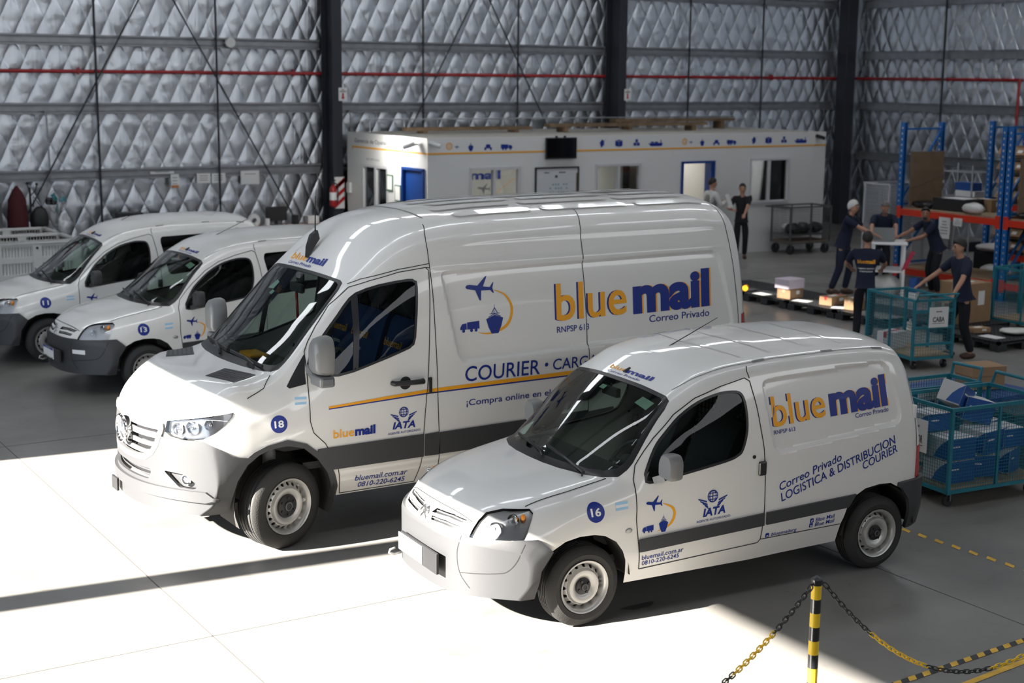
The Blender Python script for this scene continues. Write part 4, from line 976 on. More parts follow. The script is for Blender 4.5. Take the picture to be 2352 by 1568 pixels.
def foil():
    """quilted reflective insulation: diamond pillows as a height field"""
    m = mat('quilted_foil', (.66, .69, .74), .30, metal=1); nt = m.node_tree; b = nt.nodes['Principled BSDF']; N = nt.nodes.new; Lk = nt.links.new
    tc = N('ShaderNodeTexCoord'); sp = N('ShaderNodeSeparateXYZ'); Lk(tc.outputs['Object'], sp.inputs[0])
    def mth(op, a, b_=None, v=None):
        n = N('ShaderNodeMath'); n.operation = op
        for i, x in enumerate((a, b_)):
            if x is None: continue
            if isinstance(x, (int, float)): n.inputs[i].default_value = x
            else: Lk(x, n.inputs[i])
        return n.outputs[0]
    h = mth('ADD', sp.outputs['X'], sp.outputs['Y'])
    nz = N('ShaderNodeTexNoise'); nz.inputs['Scale'].default_value = .8; Lk(tc.outputs['Object'], nz.inputs['Vector'])
    wob = mth('MULTIPLY', nz.outputs['Fac'], .16)
    u = mth('ADD', mth('MULTIPLY', h, 1/.40), wob); w = mth('MULTIPLY', sp.outputs['Z'], 1/.80)
    A = mth('ABSOLUTE', mth('SINE', mth('MULTIPLY', mth('ADD', u, w), math.pi))); B = mth('ABSOLUTE', mth('SINE', mth('MULTIPLY', mth('SUBTRACT', u, w), math.pi)))
    hh = mth('POWER', mth('MULTIPLY', A, B), .42)
    cr = N('ShaderNodeTexNoise'); cr.inputs['Scale'].default_value = 9; cr.inputs['Detail'].default_value = 6; Lk(tc.outputs['Object'], cr.inputs['Vector'])
    st = N('ShaderNodeMapping'); st.inputs['Scale'].default_value = (14, 14, .6); Lk(tc.outputs['Object'], st.inputs[0])
    c2 = N('ShaderNodeTexNoise'); c2.inputs['Scale'].default_value = 1.6; c2.inputs['Detail'].default_value = 4; Lk(st.outputs[0], c2.inputs['Vector'])
    lf = N('ShaderNodeTexNoise'); lf.inputs['Scale'].default_value = 2.6; lf.inputs['Detail'].default_value = 1; Lk(tc.outputs['Object'], lf.inputs['Vector'])
    hh = mth('ADD', mth('ADD', hh, mth('MULTIPLY', lf.outputs['Fac'], 1.3)), mth('ADD', mth('MULTIPLY', cr.outputs['Fac'], .22), mth('MULTIPLY', c2.outputs['Fac'], .26)))
    bp = N('ShaderNodeBump'); bp.inputs['Strength'].default_value = .42; bp.inputs['Distance'].default_value = .085; Lk(hh, bp.inputs['Height']); Lk(bp.outputs[0], b.inputs['Normal'])
    rr = mth('ADD', mth('MULTIPLY', cr.outputs['Fac'], .16), .26); Lk(rr, b.inputs['Roughness']); return m
floor_m = concrete(); foil_m = foil()
dark_steel = mat('dark_painted_steel', (.022, .025, .034), .55); galv = mat('galvanised_steel', (.30, .31, .33), .42, metal=.7, noise=.12, nscale=6)
roof_m = mat('roof_sheet', (.34, .35, .36), .6); wall_white = mat('white_panel', (.66, .66, .655), .5); red_pipe = mat('red_pipe_paint', (.36, .015, .02), .35)
day = mat('daylit_translucent_sheet', (.92, .96, 1.0), .5, emit=8.6); day_soft = mat('dimmed_translucent_sheet', (.92, .96, 1.0), .5, emit=4.5); yellow_line = mat('yellow_floor_paint', srgb(222, 176, 62), .6, noise=.2, nscale=9); black_line = mat('black_floor_paint', (.03, .03, .035), .6)  # soft sheet: same skylight, glow turned down to keep the near floor darker
mat('front_translucent_sheet', (.95, .97, 1.0), .5, emit=3.3); office_yel = mat('ochre_stripe', srgb(226, 160, 44), .5); blue_door = mat('blue_door_paint', (.008, .045, .22), .35); alu = mat('aluminium_frame', (.62, .62, .64), .4, metal=.3); wood_m = mat('old_timber', (.16, .105, .06), .8, noise=.3, nscale=5)
paper = mat('white_paper', (.74, .74, .73), .7); ink = mat('dark_ink', (.05, .05, .06), .7); black_m = mat('matt_black', (.012, .012, .013), .5); win_glass = glass('window_pane', (.9, .92, .92))
f = MB(); f.box((12.5, 10.5, -.1), (34, 39, .2)); struct('floor', f, floor_m)
j = MB()
for x in (3.265, 8.25, 13.2, 18.15, 23.1): j.box((x, 10.8, .0005), (.010, 35.4, .002))
for y in (3.1, 9.05, 15.0, 20.95, 26.9): j.box((12.6, y, .0005), (31, .010, .002))
struct('floor_joint', j, mat('joint_line', (.10, .098, .095), .8))
w = MB(); w.box(((XL+XR)/2, YB+.06, ZR/2), (XR-XL+.2, .12, ZR)); struct('wall_back', w, foil_m)
w = MB(); w.box((XR+.06, (YF+YB)/2, ZR/2), (.12, YB-YF, ZR)); struct('wall_right', w, foil_m)
# left wall with two tall gateways (their post throws the grey band across the floor)
DH = .48*(6.72-XL)
w = MB(); wx = XL-.06; G = ((6.65, 10.72), (11.03, 15.02))
for a, b in ((YF, G[0][0]), (G[0][1], G[1][0]), (G[1][1], YB)): w.box((wx, (a+b)/2, DH/2), (.12, b-a, DH))
w.box((wx, (YF+YB)/2, (DH+ZR)/2), (.12, YB-YF, ZR-DH)); struct('wall_left', w, roof_m)
w = MB(); w.box(((XL+XR)/2, YF-.06, ZR/2), (XR-XL+.2, .12, ZR)); struct('wall_front', w, roof_m)
g = MB(); g.box((13, YF+.03, 6.2), (26, .04, 1.9)); struct('window_1', g, MATS['front_translucent_sheet'])
# roof with translucent strips and an unseen slot added so sun strikes the pallets
SK = [(-1.5, 27, 6.2, .5), (-1.5, 27, 12.4, .55), (-1.5, 27, 21.8, .8)]
r = MB(); slot = (-2.72, -2.36, 17.2, 21.2)
ys = sorted({YF, YB, slot[2], slot[3]})
r.box(((slot[1]+XR)/2, (YF+YB)/2, ZR+.06), (XR-slot[1], YB-YF, .12)); r.box(((XL+slot[1])/2, (YF+slot[2])/2, ZR+.06), (slot[1]-XL, slot[2]-YF, .12))
r.box(((XL+slot[1])/2, (YB+slot[3])/2, ZR+.06), (slot[1]-XL, YB-slot[3], .12)); r.box(((XL+slot[0])/2, (slot[2]+slot[3])/2, ZR+.06), (slot[0]-XL, slot[3]-slot[2], .12)); struct('ceiling', r, roof_m)
for i, (x0, x1, y, wd) in enumerate(SK):
    for k in range(int((x1-x0)/3.0)):
        g = MB(); g.box((x0+3.0*k+1.2, y, ZR-.02), (2.4, wd, .03)); struct('window_%d' % (12+10*i+k), g, day if i else day_soft)
for i, y in enumerate((-1, 4, 9.2, 15.2, 20, 25)):
    g = MB(); g.box((12.6, y, ZR-.30), (31, .14, .5)); struct('trim_%d' % (i+1), g, dark_steel)
# columns, girts, rods
def hcol(name, x, y0, y1, w):
    g = MB(); t = .016; h = ZR
    for y in (y0, y1): g.box((x, y, h/2), (w, t, h))
    g.box((x, (y0+y1)/2, h/2), (t, y1-y0, h)); o = g.build(name, dark_steel); o['kind'] = 'structure'; return o
for i, x in enumerate((13.14, 20.46)): hcol('column', x, 27.98, 28.50, .22)
g = MB(); g.box((27.86, 28.22, ZR/2), (.34, .34, ZR)); o = g.build('column', dark_steel, bevel=.01); o['kind'] = 'structure'
hcol('column', 5.82, 27.98, 28.5, .22)
for z in (1.70, 2.975, 4.265, 5.56, 6.85, 8.1):
    for x0, x1 in ((XL, 5.7), (5.95, 12.98), (13.3, 20.3), (20.62, 27.7)):
        g = MB(); g.box(((x0+x1)/2, 28.575, z+.115), (x1-x0, .004, .20)); g.box(((x0+x1)/2, 28.525, z+.215), (x1-x0, .10, .006)); g.box(((x0+x1)/2, 28.525, z+.015), (x1-x0, .10, .006)); g.box(((x0+x1)/2, 28.477, z+.20), (x1-x0, .006, .03)); g.box(((x0+x1)/2, 28.477, z+.03), (x1-x0, .006, .03))
        g.box(((x0+x1)/2, 28.55, z+.11), (x1-x0, .04, .1)); o = g.build('wall_girt', galv); o['kind'] = 'structure'
    for y0, y1 in ((5, 14), (14.1, 21.0), (21.1, 28.0)):
        g = MB(); g.box((28.20, (y0+y1)/2, z+.115), (.05, y1-y0, .20)); g.box((28.17, (y0+y1)/2, z+.215), (.11, y1-y0, .008)); g.box((28.17, (y0+y1)/2, z+.015), (.11, y1-y0, .008)); o = g.build('wall_girt', galv); o['kind'] = 'structure'
for x in (8.26, 10.70, 15.42, 17.86, 22.8, 25.15):
    g = MB(); g.cyl((x, 28.44, 0), (x, 28.44, ZR), .024, n=8); o = g.build('sag_rod', dark_steel, None, 40); o['kind'] = 'structure'
for y in (25.15, 18.0):
    g = MB(); g.cyl((28.08, y, 0), (28.08, y, ZR), .03, n=8); o = g.build('sag_rod', dark_steel, None, 40); o['kind'] = 'structure'
for xc, y in ((9.47, 28.36), (16.85, 28.36)):
    for s in (-1, 1):
        g = MB(); g.cyl((xc, y, 5.78), (xc+s*3.25, y, .05), .017, n=8); o = g.build('bracing_rod', dark_steel, None, 40); o['kind'] = 'structure'
p = MB(); p.tube([(XL+.1, 28.548, 3.79), (28.10, 28.548, 3.79), (28.235, 28.48, 3.79), (28.235, 22.90, 3.79)], .036, 10); pass
for x in (7.95, 12.4, 25.6): p.box((x, 28.55, 3.80), (.03, .08, .14))
tag(p.build('sprinkler_pipe', red_pipe, None, 40), 'long red fire pipe running along the quilted silver walls', 'pipe')
for x, z0, z1 in ((7.25, 1.7, 3.02), (13.62, 2.2, 3.0)):
    g = MB(); g.tube([(x-.06, 28.5, z1), (x, 28.42, z1+.02), (x+.02, 28.41, z1-.1), (x+.04, 28.41, z0)], .016, 8)
    tag(g.build('conduit', galv, None, 40), 'thin grey conduit hooked over a girt above the parked vans' if x < 8 else 'thin grey conduit behind the office roof corner', 'conduit')
g = MB(); g.cyl((10.98, 28.45, 4.385), (10.98, 28.36, 4.385), .105, n=28); tag(g.build('wall_disc', wall_white, None, 40, bevel=.01), 'round white disc fixed to the upper girt', 'wall disc')
p = MB(); p.tube([(28.235, 22.89, 3.79), (28.1, 22.86, 3.77), (28.09, 22.86, 3.6), (28.09, 22.86, .3)], .036, 10); p.cyl((28.09, 22.86, 0), (28.09, 22.86, .32), .05); tag(p.build('sprinkler_riser', red_pipe, None, 40), 'red vertical pipe at the right edge going down from the wall pipe', 'pipe')
# yellow and black floor marking
def quad(mb, pts, z=.003, mi=0): mb.add([(p[0], p[1], z) for p in pts], [tuple(range(len(pts)))], mi)
m_ = MB(); a, b = V((9.17, 8.39)), V((9.27, 5.4)); n = 17
for i in range(n):
    p, q = a.lerp(b, (i+.08)/n), a.lerp(b, (i+.80)/n); quad(m_, [(p.x-.02, p.y-.03), (p.x+.035, p.y), (q.x+.02, q.y+.03), (q.x-.035, q.y)])
tag(m_.build('floor_marking', yellow_line), 'dashed yellow line on the floor behind the nearest van', 'floor marking')
m_ = MB(); a, b = V((6.55, 6.075)), V((8.9, 6.20)); d = (b-a).normalized(); nn = V((-d.y, d.x))*.026; k = 34
for i in range(k):
    p, q = a.lerp(b, i/k), a.lerp(b, (i+1)/k); sk = d*.02; quad(m_, [p-nn-sk, q-nn-sk, q+nn+sk, p+nn+sk], .003, i % 2)
tag(m_.build('hazard_tape', [yellow_line, black_line]), 'yellow and black hazard tape stuck to the floor beside the chain', 'floor marking')
m_ = MB(); quad(m_, [(6.6, 5.79), (9.2, 6.0), (9.2, 6.05), (6.6, 5.84)]); tag(m_.build('floor_marking', yellow_line), 'plain yellow painted line nearest the camera', 'floor marking')
st_m = mat('oil_stain', (.085, .08, .078), .3)
m_ = MB(); quad(m_, [(6.12+.13*math.cos(t)*(1+.25*math.sin(3*t)), 8.02+.055*math.sin(t)*(1+.3*math.cos(2*t))) for t in [2*math.pi*i/30 for i in range(30)]]); tag(m_.build('oil_stain', st_m), 'dark oil stain on the floor under the nearest van', 'stain')

# ------------------------------------------------------------------ the office cabin
OX0, OX1, OY0, OY1, OH = 13.28, 23.50, 24.33, 27.82, 2.605
def wall_holes(mb, u0, u1, z1, holes, put):
    xs = sorted({u0, u1, *[h[0] for h in holes], *[h[1] for h in holes]}); zs = sorted({0, z1, *[h[2] for h in holes], *[h[3] for h in holes]})
    for i in range(len(xs)-1):
        for k in range(len(zs)-1):
            cx, cz = (xs[i]+xs[i+1])/2, (zs[k]+zs[k+1])/2
            if not any(h[0] < cx < h[1] and h[2] < cz < h[3] for h in holes): put((cx, cz), (xs[i+1]-xs[i], zs[k+1]-zs[k]))
WF = [(14.19, 15.355, .98, 2.035), (17.16, 18.31, .98, 2.035), (19.39, 20.265, 0, 2.03), (21.27, 22.43, 1.07, 2.06)]
WL = [(25.95, 27.14, .95, 1.99), (24.45, 25.32, 0, 2.02)]
w = MB(); wall_holes(w, OX0, OX1, OH, WF, lambda c, d: w.box((c[0], OY0+.04, c[1]), (d[0], .08, d[1]))); struct('wall_office_front', w, wall_white)
w = MB(); wall_holes(w, OY0+.08, OY1, OH, WL, lambda c, d: w.box((OX0+.04, c[0], c[1]), (.08, d[0], d[1]))); struct('wall_office_left', w, wall_white)
w = MB(); w.box((OX1-.04, (OY0+OY1)/2+.04, OH/2), (.08, OY1-OY0-.08, OH)); struct('wall_office_right', w, wall_white)
w = MB(); w.box(((OX0+OX1)/2, OY1-.04, OH/2), (OX1-OX0-.16, .08, OH)); struct('wall_office_back', w, mat('beige_office_wall', (.52, .50, .45), .7))
for x in (17.9, 18.85, 20.9): w = MB(); w.box((x, (OY0+OY1)/2, 1.25), (.06, OY1-OY0-.2, 2.5)); struct('wall_office_partition', w, MATS['beige_office_wall'])
w = MB(); w.box(((OX0+OX1)/2, (OY0+OY1)/2, 2.54), (OX1-OX0-.16, OY1-OY0-.16, .12)); struct('ceiling_office', w, MATS['beige_office_wall'])
for x in (15.0, 17.6, 19.8, 22.2):
    ld = bpy.data.lights.new('office_lamp', 'AREA'); ld.shape = 'RECTANGLE'; ld.size = 1.1; ld.size_y = .3; ld.energy = 26; lo = bpy.data.objects.new('office_lamp', ld); COL.objects.link(lo); lo.location = (x, 26.1, 2.44)
def sliding_window(name, x0, x1, z0, z1, y, pane_split):
    g = MB(); t = .055
    for z in (z0+t/2, z1-t/2): g.box(((x0+x1)/2, y, z), (x1-x0, .10, t))
    for x in (x0+t/2, x1-t/2, pane_split): g.box((x, y, (z0+z1)/2), (t, .085, z1-z0-2*t))
    o = struct(name, g, alu)
    q = MB(); q.box(((x0+x1)/2, y+.01, (z0+z1)/2), (x1-x0-.06, .006, z1-z0-.06)); q.build('window_pane', win_glass, o); return o
sliding_window('window_8', *WF[0][:2], *WF[0][2:], OY0+.02, 14.755); sliding_window('window_9', *WF[1][:2], *WF[1][2:], OY0+.02, 17.75); sliding_window('window_10', *WF[3][:2], *WF[3][2:], OY0+.02, 21.84)
g = MB(); y0, y1, z0, z1 = WL[0]
for z in (z0+.03, z1-.03): g.box((OX0+.03, (y0+y1)/2, z), (.10, y1-y0, .06))
for y in (y0+.03, y1-.03, 26.52): g.box((OX0+.03, y, (z0+z1)/2), (.085, .08, z1-z0-.12))
o = struct('window_11', g, alu); q = MB(); q.box((OX0+.04, (y0+y1)/2, (z0+z1)/2), (.006, y1-y0-.06, z1-z0-.06)); q.build('window_pane', win_glass, o)
def door_frame(name, put):
    g = MB(); put(g); return struct(name, g, blue_door)
def df(g):
    for x in (19.40, 20.255): g.box((x, OY0+.03, 1.01), (.05, .14, 2.02))
    g.box((19.83, OY0+.03, 2.01), (.9, .14, .05)); g.box((20.225, OY0+.10, .99), (.06, .22, 1.98))
door_frame('door_1', df)
def dl(g):
    for y in (24.46, 25.31): g.box((OX0+.03, y, 1.0), (.14, .06, 2.02))
    g.box((OX0+.03, 24.885, 2.0), (.14, .9, .05)); g.box((OX0+.055, 24.885, .99), (.05, .80, 1.94))
d2 = door_frame('door_2', dl); g = MB(); g.cyl((OX0-.04, 25.2, 1.0), (OX0+.04, 25.2, 1.0), .02); g.bar((OX0-.04, 25.2, 1.0), (OX0-.04, 25.08, 1.0), .02); g.build('door_handle', alu, d2)
# stripe, lettering and pictograms (front face towards -Y, left face towards -X)
g = MB(); g.box(((OX0+OX1)/2, OY0-.002, 2.312), (OX1-OX0, .004, .034)); g.box((OX0-.002, (OY0+OY1-.25)/2, 2.312), (.004, OY1-OY0-.25, .034)); g.box((OX0-.002, 27.58, 2.285), (.004, .03, .07)); struct('trim_20', g, office_yel)
def on_front(mb, y=OY0-.004): mb.v = [(p[0], y, p[1]) for p in mb.v]; return mb
def on_left(mb, x=OX0-.004): mb.v = [(x, -p[0], p[1]) for p in mb.v]; return mb
def deco(name, mb, m, label, cat, group=None, th=True):
    o = mb.build(name, m, clean=False); return tag(o, label, cat, group)
deco('wall_lettering', on_left(fit_text('Gerencia de Operaciones - Tr\u00e1fico', (-27.46, 2.405), (-24.95, 2.40), .085)), ink, 'dark lettering naming the operations office over the ochre stripe', 'lettering')
deco('wall_lettering', on_left(fit_text('RECEPCION', (-26.92, 2.068), (-26.34, 2.062), .045)), MATS['emblem_grey'], 'small grey lettering above the reception window', 'lettering')
def picto(kind, x0, z0, x1, z1, label, m=None): return deco('wall_pictogram', on_front(logo2(MB(), kind, x0, z0, x1, z1)), m or blu, label, 'pictogram')
for s, side in ((0, 'left of the hanging screen'), (5.70, 'right of the open blue doorway')):
    g = MB(); line2(g, disc2((13.75+s, 2.45), .062, 28)+[(13.812+s, 2.45)], .018); line2(g, disc2((13.75+s, 2.45), .030, 18)+[(13.78+s, 2.45)], .012)
    deco('wall_pictogram', on_front(g), office_yel, 'ochre double ring pictogram '+side, 'pictogram')
    picto('plane', 13.87+s, 2.40, 13.965+s, 2.465, 'tiny aeroplane pictogram '+side); picto('ship', 14.165+s, 2.35, 14.288+s, 2.525, 'navy ship bow pictogram '+side)
    picto('gate', 14.53+s, 2.362, 14.70+s, 2.475, 'navy customs gate pictogram '+side); k = LOGO['truck']
    deco('wall_pictogram', on_front(logo2(MB(), 'truck', 15.17+s, 2.362, 14.905+s, 2.47)), blu, 'navy lorry pictogram '+side, 'pictogram')
for s, side in ((0, 'between screen and doorway'), (4.05, 'near the far right office corner')):
    picto('tag', 17.24+s, 2.36, 17.41+s, 2.532, 'slanted courier pictogram '+side); picto('box', 17.645+s, 2.37, 17.83+s, 2.515, 'navy parcel pictogram '+side)
    picto('cubes', 18.11+s, 2.385, 18.27+s, 2.52, 'stacked cubes pictogram '+side); picto('cargo', 18.475+s, 2.37, 18.87+s, 2.50, 'navy cargo ship pictogram '+side)
t = thing('television', 'black television hung on the white office wall', 'television', (16.285, OY0-.05, 2.37)); g = MB(); g.box((0, 0, 0), (.73, .045, .42)); g.build('housing', black_m, t, bevel=.006)
g = MB(); g.box((0, -.0235, .006), (.70, .002, .38)); g.build('screen', mat('dead_screen', (.004, .004, .005), .08), t); g = MB(); g.box((-.10, .02, .225), (.03, .05, .04)); g.box((.10, .02, .225), (.03, .05, .04)); g.build('bracket', dark_steel, t)
t = thing('planning_board', 'framed white planning board with a teal grid beside the television', 'board', (16.22, OY0-.02, 1.45)); g = MB(); W_, H_ = 1.02, 1.07
for x in (-W_/2, W_/2): g.box((x, 0, 0), (.03, .03, H_))
for z in (-H_/2, H_/2): g.box((0, 0, z), (W_+.03, .03, .03))
g.build('frame', plastic_s, t); g = MB(); g.box((0, .006, 0), (W_, .012, H_)); g.build('panel', mat('board_white', (.56, .57, .60), .4), t)
g = MB()
for r_ in range(7):
    for c_ in range(7):
        if (r_*3+c_*5) % 4: g.box((-.16+.065*c_, -.001, .20-.075*r_), (.034, .002, .03))
g.build('grid_cell', mat('teal_print', (.12, .32, .36), .6), t); g = MB(); g.box((-.25, -.001, .44), (.12, .002, .02)); g.box((.12, -.001, .44), (.16, .002, .02)); g.box((-.02, -.001, .36), (.06, .002, .05)); g.build('heading', ink, t); g = MB(); g.box((.475, -.002, -.05), (.03, .008, .95)); g.build('wood_edge', wood_m, t)
for (x, y, z, rz, lab) in ((13.36, OY0-.10, 2.50, 0, 'white security camera on the front face at the office corner'), (OX0-.16, 24.75, 2.46, 1, 'white security camera on the lit left office face'), (23.22, OY0-.10, 2.50, 2, 'dark security camera at the far right office corner')):
    t = thing('security_camera', lab, 'security camera', (x, y, z)); m1 = wall_white if rz < 2 else black_m; d = V((.8, -.5, -.3)) if rz == 0 else (V((-.6, .6, -.3)) if rz == 1 else V((.1, -1, -.2))); d.normalize()
    g = MB(); g.cyl(-d*.10, d*.13, .042, n=16); g.build('housing', m1, t, 40); g = MB(); g.cyl(d*.131, d*.135, .036, n=16); g.build('lens', black_m, t); g = MB()
    g.bar((0, 0, 0), (0, .10, .02) if rz != 1 else (.16, 0, .02), .03); g.build('bracket', m1, t)
# what shows through the office windows
deco('wall_lettering', on_front(fit_text('mail', (16.15-.62+.3, 1.545), (16.95-.62+.3, 1.545), .20, bold=.034), OY1-.085), blu, 'big navy letters on the inner office wall seen through the first window', 'lettering') if False else None
g = fit_text('mail', (16.20, 1.533), (16.99, 1.53), .185, bold=.034); deco('wall_lettering', on_front(g, OY1-.085), blu, 'big navy letters on the inner wall behind the first office window', 'lettering')
g = MB(); line2(g, [(16.80, 1.15), (17.2, 1.43), (17.32, 1.51), (17.4, 1.51)], .014); deco('wall_line', on_front(g, OY1-.085), office_yel, 'thin ochre line on the inner wall behind the first office window', 'line')
deco('wall_pictogram', on_front(logo2(MB(), 'plane', 16.39, 1.20, 16.73, 1.43), OY1-.085), MATS['emblem_grey'], 'faint aeroplane outline on the inner wall behind the first window', 'pictogram')
g = MB(); g.box((OX1-.10, 25.65, 1.0), (.03, .85, 1.95)); tag(g.build('red_panel', mat('maroon_panel', (.34, .02, .022), .5)), 'dark red panel standing inside behind the right office window', 'panel')
t = thing('storage_shelf', 'dark shelf unit inside behind the second office window', 'shelf', (18.45, 25.6, 0)); g = MB()
for x in (-.35, .35): g.box((x, 0, 1.0), (.04, .4, 2.0))
g.build('upright', dark_steel, t); g = MB()
for z in (.5, 1.0, 1.45, 1.8): g.box((0, 0, z), (.66, .4, .03))
g.build('shelf_board', wood_m, t)
for i, (x, z, c, s) in enumerate(((-.3, 1.9, (.55, .2, .06), .12), (0, 1.92, (.6, .6, .58), .14), (.1, 1.55, (.5, .5, .5), .12), (-.35, 1.55, (.3, .1, .06), .1), (-.1, 1.12, (.5, .5, .48), .1))):
    g = MB(); g.box((18.53+x*.75, 25.58, {1.9: 1.9, 1.92: 1.925, 1.55: 1.545, 1.12: 1.10}[z]), (s*1.2, .25, {1.9: .16, 1.92: .20, 1.55: .15, 1.12: .15}[z])); tag(g.build('storage_box', mat('box_tint_%d' % i, c, .6), bevel=.01), ('orange', 'white', 'pale grey', 'brown', 'off white')[i]+' box on the dark shelf behind the second window', 'box')
t = thing('office_chair', 'black office chair back just inside the blue doorway', 'chair', (19.62, 24.95, 0)); g = MB(); g.box((0, .1, .92), (.44, .09, .62)); g.build('backrest', black_m, t, bevel=.05); g = MB(); g.box((0, -.12, .5), (.48, .46, .09)); g.build('seat', black_m, t, bevel=.03); g = MB(); g.cyl((0, -.1, .08), (0, -.1, .46), .03); g.build('gas_post', plastic_s, t); g = MB()
for i in range(5): g.bar((0, -.1, .08), (.28*math.cos(i*1.257), -.1+.28*math.sin(i*1.257), .05), .04)
g.build('star_base', plastic_s, t)
# clutter on the office roof
for i, (x0, x1, y, z, lab) in enumerate(((17.2, 21.5, 26.2, 2.78, 'long timber plank lying on the office roof'), (19.5, 23.0, 27.0, 2.84, 'pale plank lying across the office roof'), (14.0, 17.0, 26.6, 2.72, 'short dark timber on the office roof'))):
    g = MB(); g.box(((x0+x1)/2, y, z-.03), (x1-x0, .24, .07)); g.box((x0+.4, y, (2.605+z-.065)/2), (.1, .3, z-.065-2.605)); g.box((x1-.4, y, (2.605+z-.065)/2), (.1, .3, z-.065-2.605)); tag(g.build('plank', wood_m), lab, 'plank')
g = MB()
for x in [13.6+.8*i for i in range(13)]: g.cyl((x, 27.4, 2.6), (x, 27.4, 2.86), .014, n=6)
g.cyl((13.5, 27.4, 2.86), (23.4, 27.4, 2.86), .016, n=6); tag(g.build('roof_rail', galv), 'thin metal rail along the back of the office roof', 'rail')
# papers, frames, signs
for i, (x0, x1, z0, z1, lab) in enumerate(((9.26, 9.75, 1.795, 1.84, 'narrow paper strip taped on the lower girt'), (9.676, 9.847, 1.50, 1.78, 'sheet with an orange printed foot hanging from the lower girt'), (10.22, 10.51, 1.58, 1.78, 'white notice hanging left of the dark rod'), (10.533, 10.826, 1.575, 1.775, 'white notice hanging right of the first notice'), (11.16, 11.565, 1.53, 1.81, 'plastic sleeve sheet hanging from the lower girt nearest the column'))):
    t = thing('notice', lab, 'notice', ((x0+x1)/2, 28.455, z0)); g = MB(); g.box((0, 0, (z1-z0)/2), (x1-x0, .004, z1-z0)); g.build('sheet', paper, t); g = MB()
    for k in range(1 if i in (0, 4) else 3): g.box((0, -.003, (z1-z0)*(.75-.22*k)), ((x1-x0)*.6, .002, .012))
    g.build('print', MATS['emblem_grey'], t)
    if i == 1: g = MB(); g.box((0, -.003, .03), ((x1-x0)*.9, .002, .06)); g.build('colour_print', mat('orange_print', (.5, .2, .08), .6), t)
for y, z, lab in ((25.86, 1.67, 'upper green framed certificate beside the reception window'), (25.52, 1.49, 'lower green framed certificate beside the blue door')):
    t = thing('picture_frame', lab, 'frame', (OX0-.012, y, z)); g = MB(); g.box((0, 0, 0), (.02, .25, .32)); g.build('frame', mat('green_frame', (.02, .09, .05), .5), t); g = MB(); g.box((-.011, 0, 0), (.002, .20, .27)); g.build('sheet', paper, t)
g = MB(); g.box((OX0-.03, 27.70, 1.45), (.06, .14, .22)); tag(g.build('wall_dispenser', wall_white, bevel=.01), 'small white dispenser at the far end of the left office face', 'dispenser')
for x, y, lab in ((13.255, 27.955, 'red arrow extinguisher sign on the column by the office corner'), (20.605, 27.955, 'red arrow extinguisher sign on the column behind the office')):
    t = thing('safety_sign', lab, 'sign', (x, y, 3.37)); g = MB(); g.box((0, 0, 0), (.19, .006, .27)); g.build('plate', paper, t); g = MB(); g.prism([(-.02, .03), (.02, .03), (.02, -.06), (.045, -.06), (0, -.11), (-.045, -.06), (-.02, -.06)], (1, 0, 0), (0, 0, 1), (0, -.004, 0), (0, -.002, 0)); g.prism([(-.05, .105), (.05, .105), (.0, .085)], (1, 0, 0), (0, 0, 1), (0, -.004, 0), (0, -.002, 0)); g.build('arrow', red_l, t)
    g = MB(); g.box((0, -.004, .06), (.14, .002, .025)); g.build('legend', MATS['emblem_grey'], t)
t = thing('fire_extinguisher', 'red fire extinguisher against its striped board by the office', 'fire extinguisher', (12.96, 27.86, 1.05)); g = MB(); g.lathe([(0, 0), (.07, .005), (.075, .03), (.075, .36), (.05, .42), (.02, .44), (.02, .47)], n=24); g.build('cylinder', red_pipe, t, 40)
g = MB(); g.box((0, 0, .50), (.03, .05, .05)); g.bar((-.06, 0, .52), (.06, 0, .55), .02); g.build('valve', black_m, t); g = MB(); g.tube([(.02, 0, .50), (.10, -.02, .46), (.10, -.03, .2), (.08, -.04, .08)], .012, 8); g.build('hose', black_m, t, True); g = MB(); g.lathe([(.0765, .14), (.0765, .30)], n=24); g.build('data_label', wht, t)
t = thing('striped_board', 'red and white striped board behind the fire extinguisher', 'board', (13.14, 27.93, 0)); g = MB(); g.box((0, 0, 1.33), (.22, .012, .66)); g.build('board', paper, t); g = MB()
for k in range(4): g.prism([(-.11, 0), (-.11, .09), (.11, .27), (.11, .18)], (1, 0, 0), (0, 0, 1), (0, -.007, 1.0+.18*k if k < 3 else 1.38), (0, -.002, 0))
g.build('stripe', red_l, t)
# added area light standing in for sunlight reflected onto the reception face
ld = bpy.data.lights.new('added_reception_light', 'AREA'); ld.size = .35; ld.energy = 34; ld.color = (1, .97, .90); lo = bpy.data.objects.new('added_reception_light', ld); COL.objects.link(lo)
lo.location = (12.62, 25.5, 2.62); lo.rotation_euler = (V((13.28, 25.4, 1.75))-V(lo.location)).to_track_quat('-Z', 'Y').to_euler()
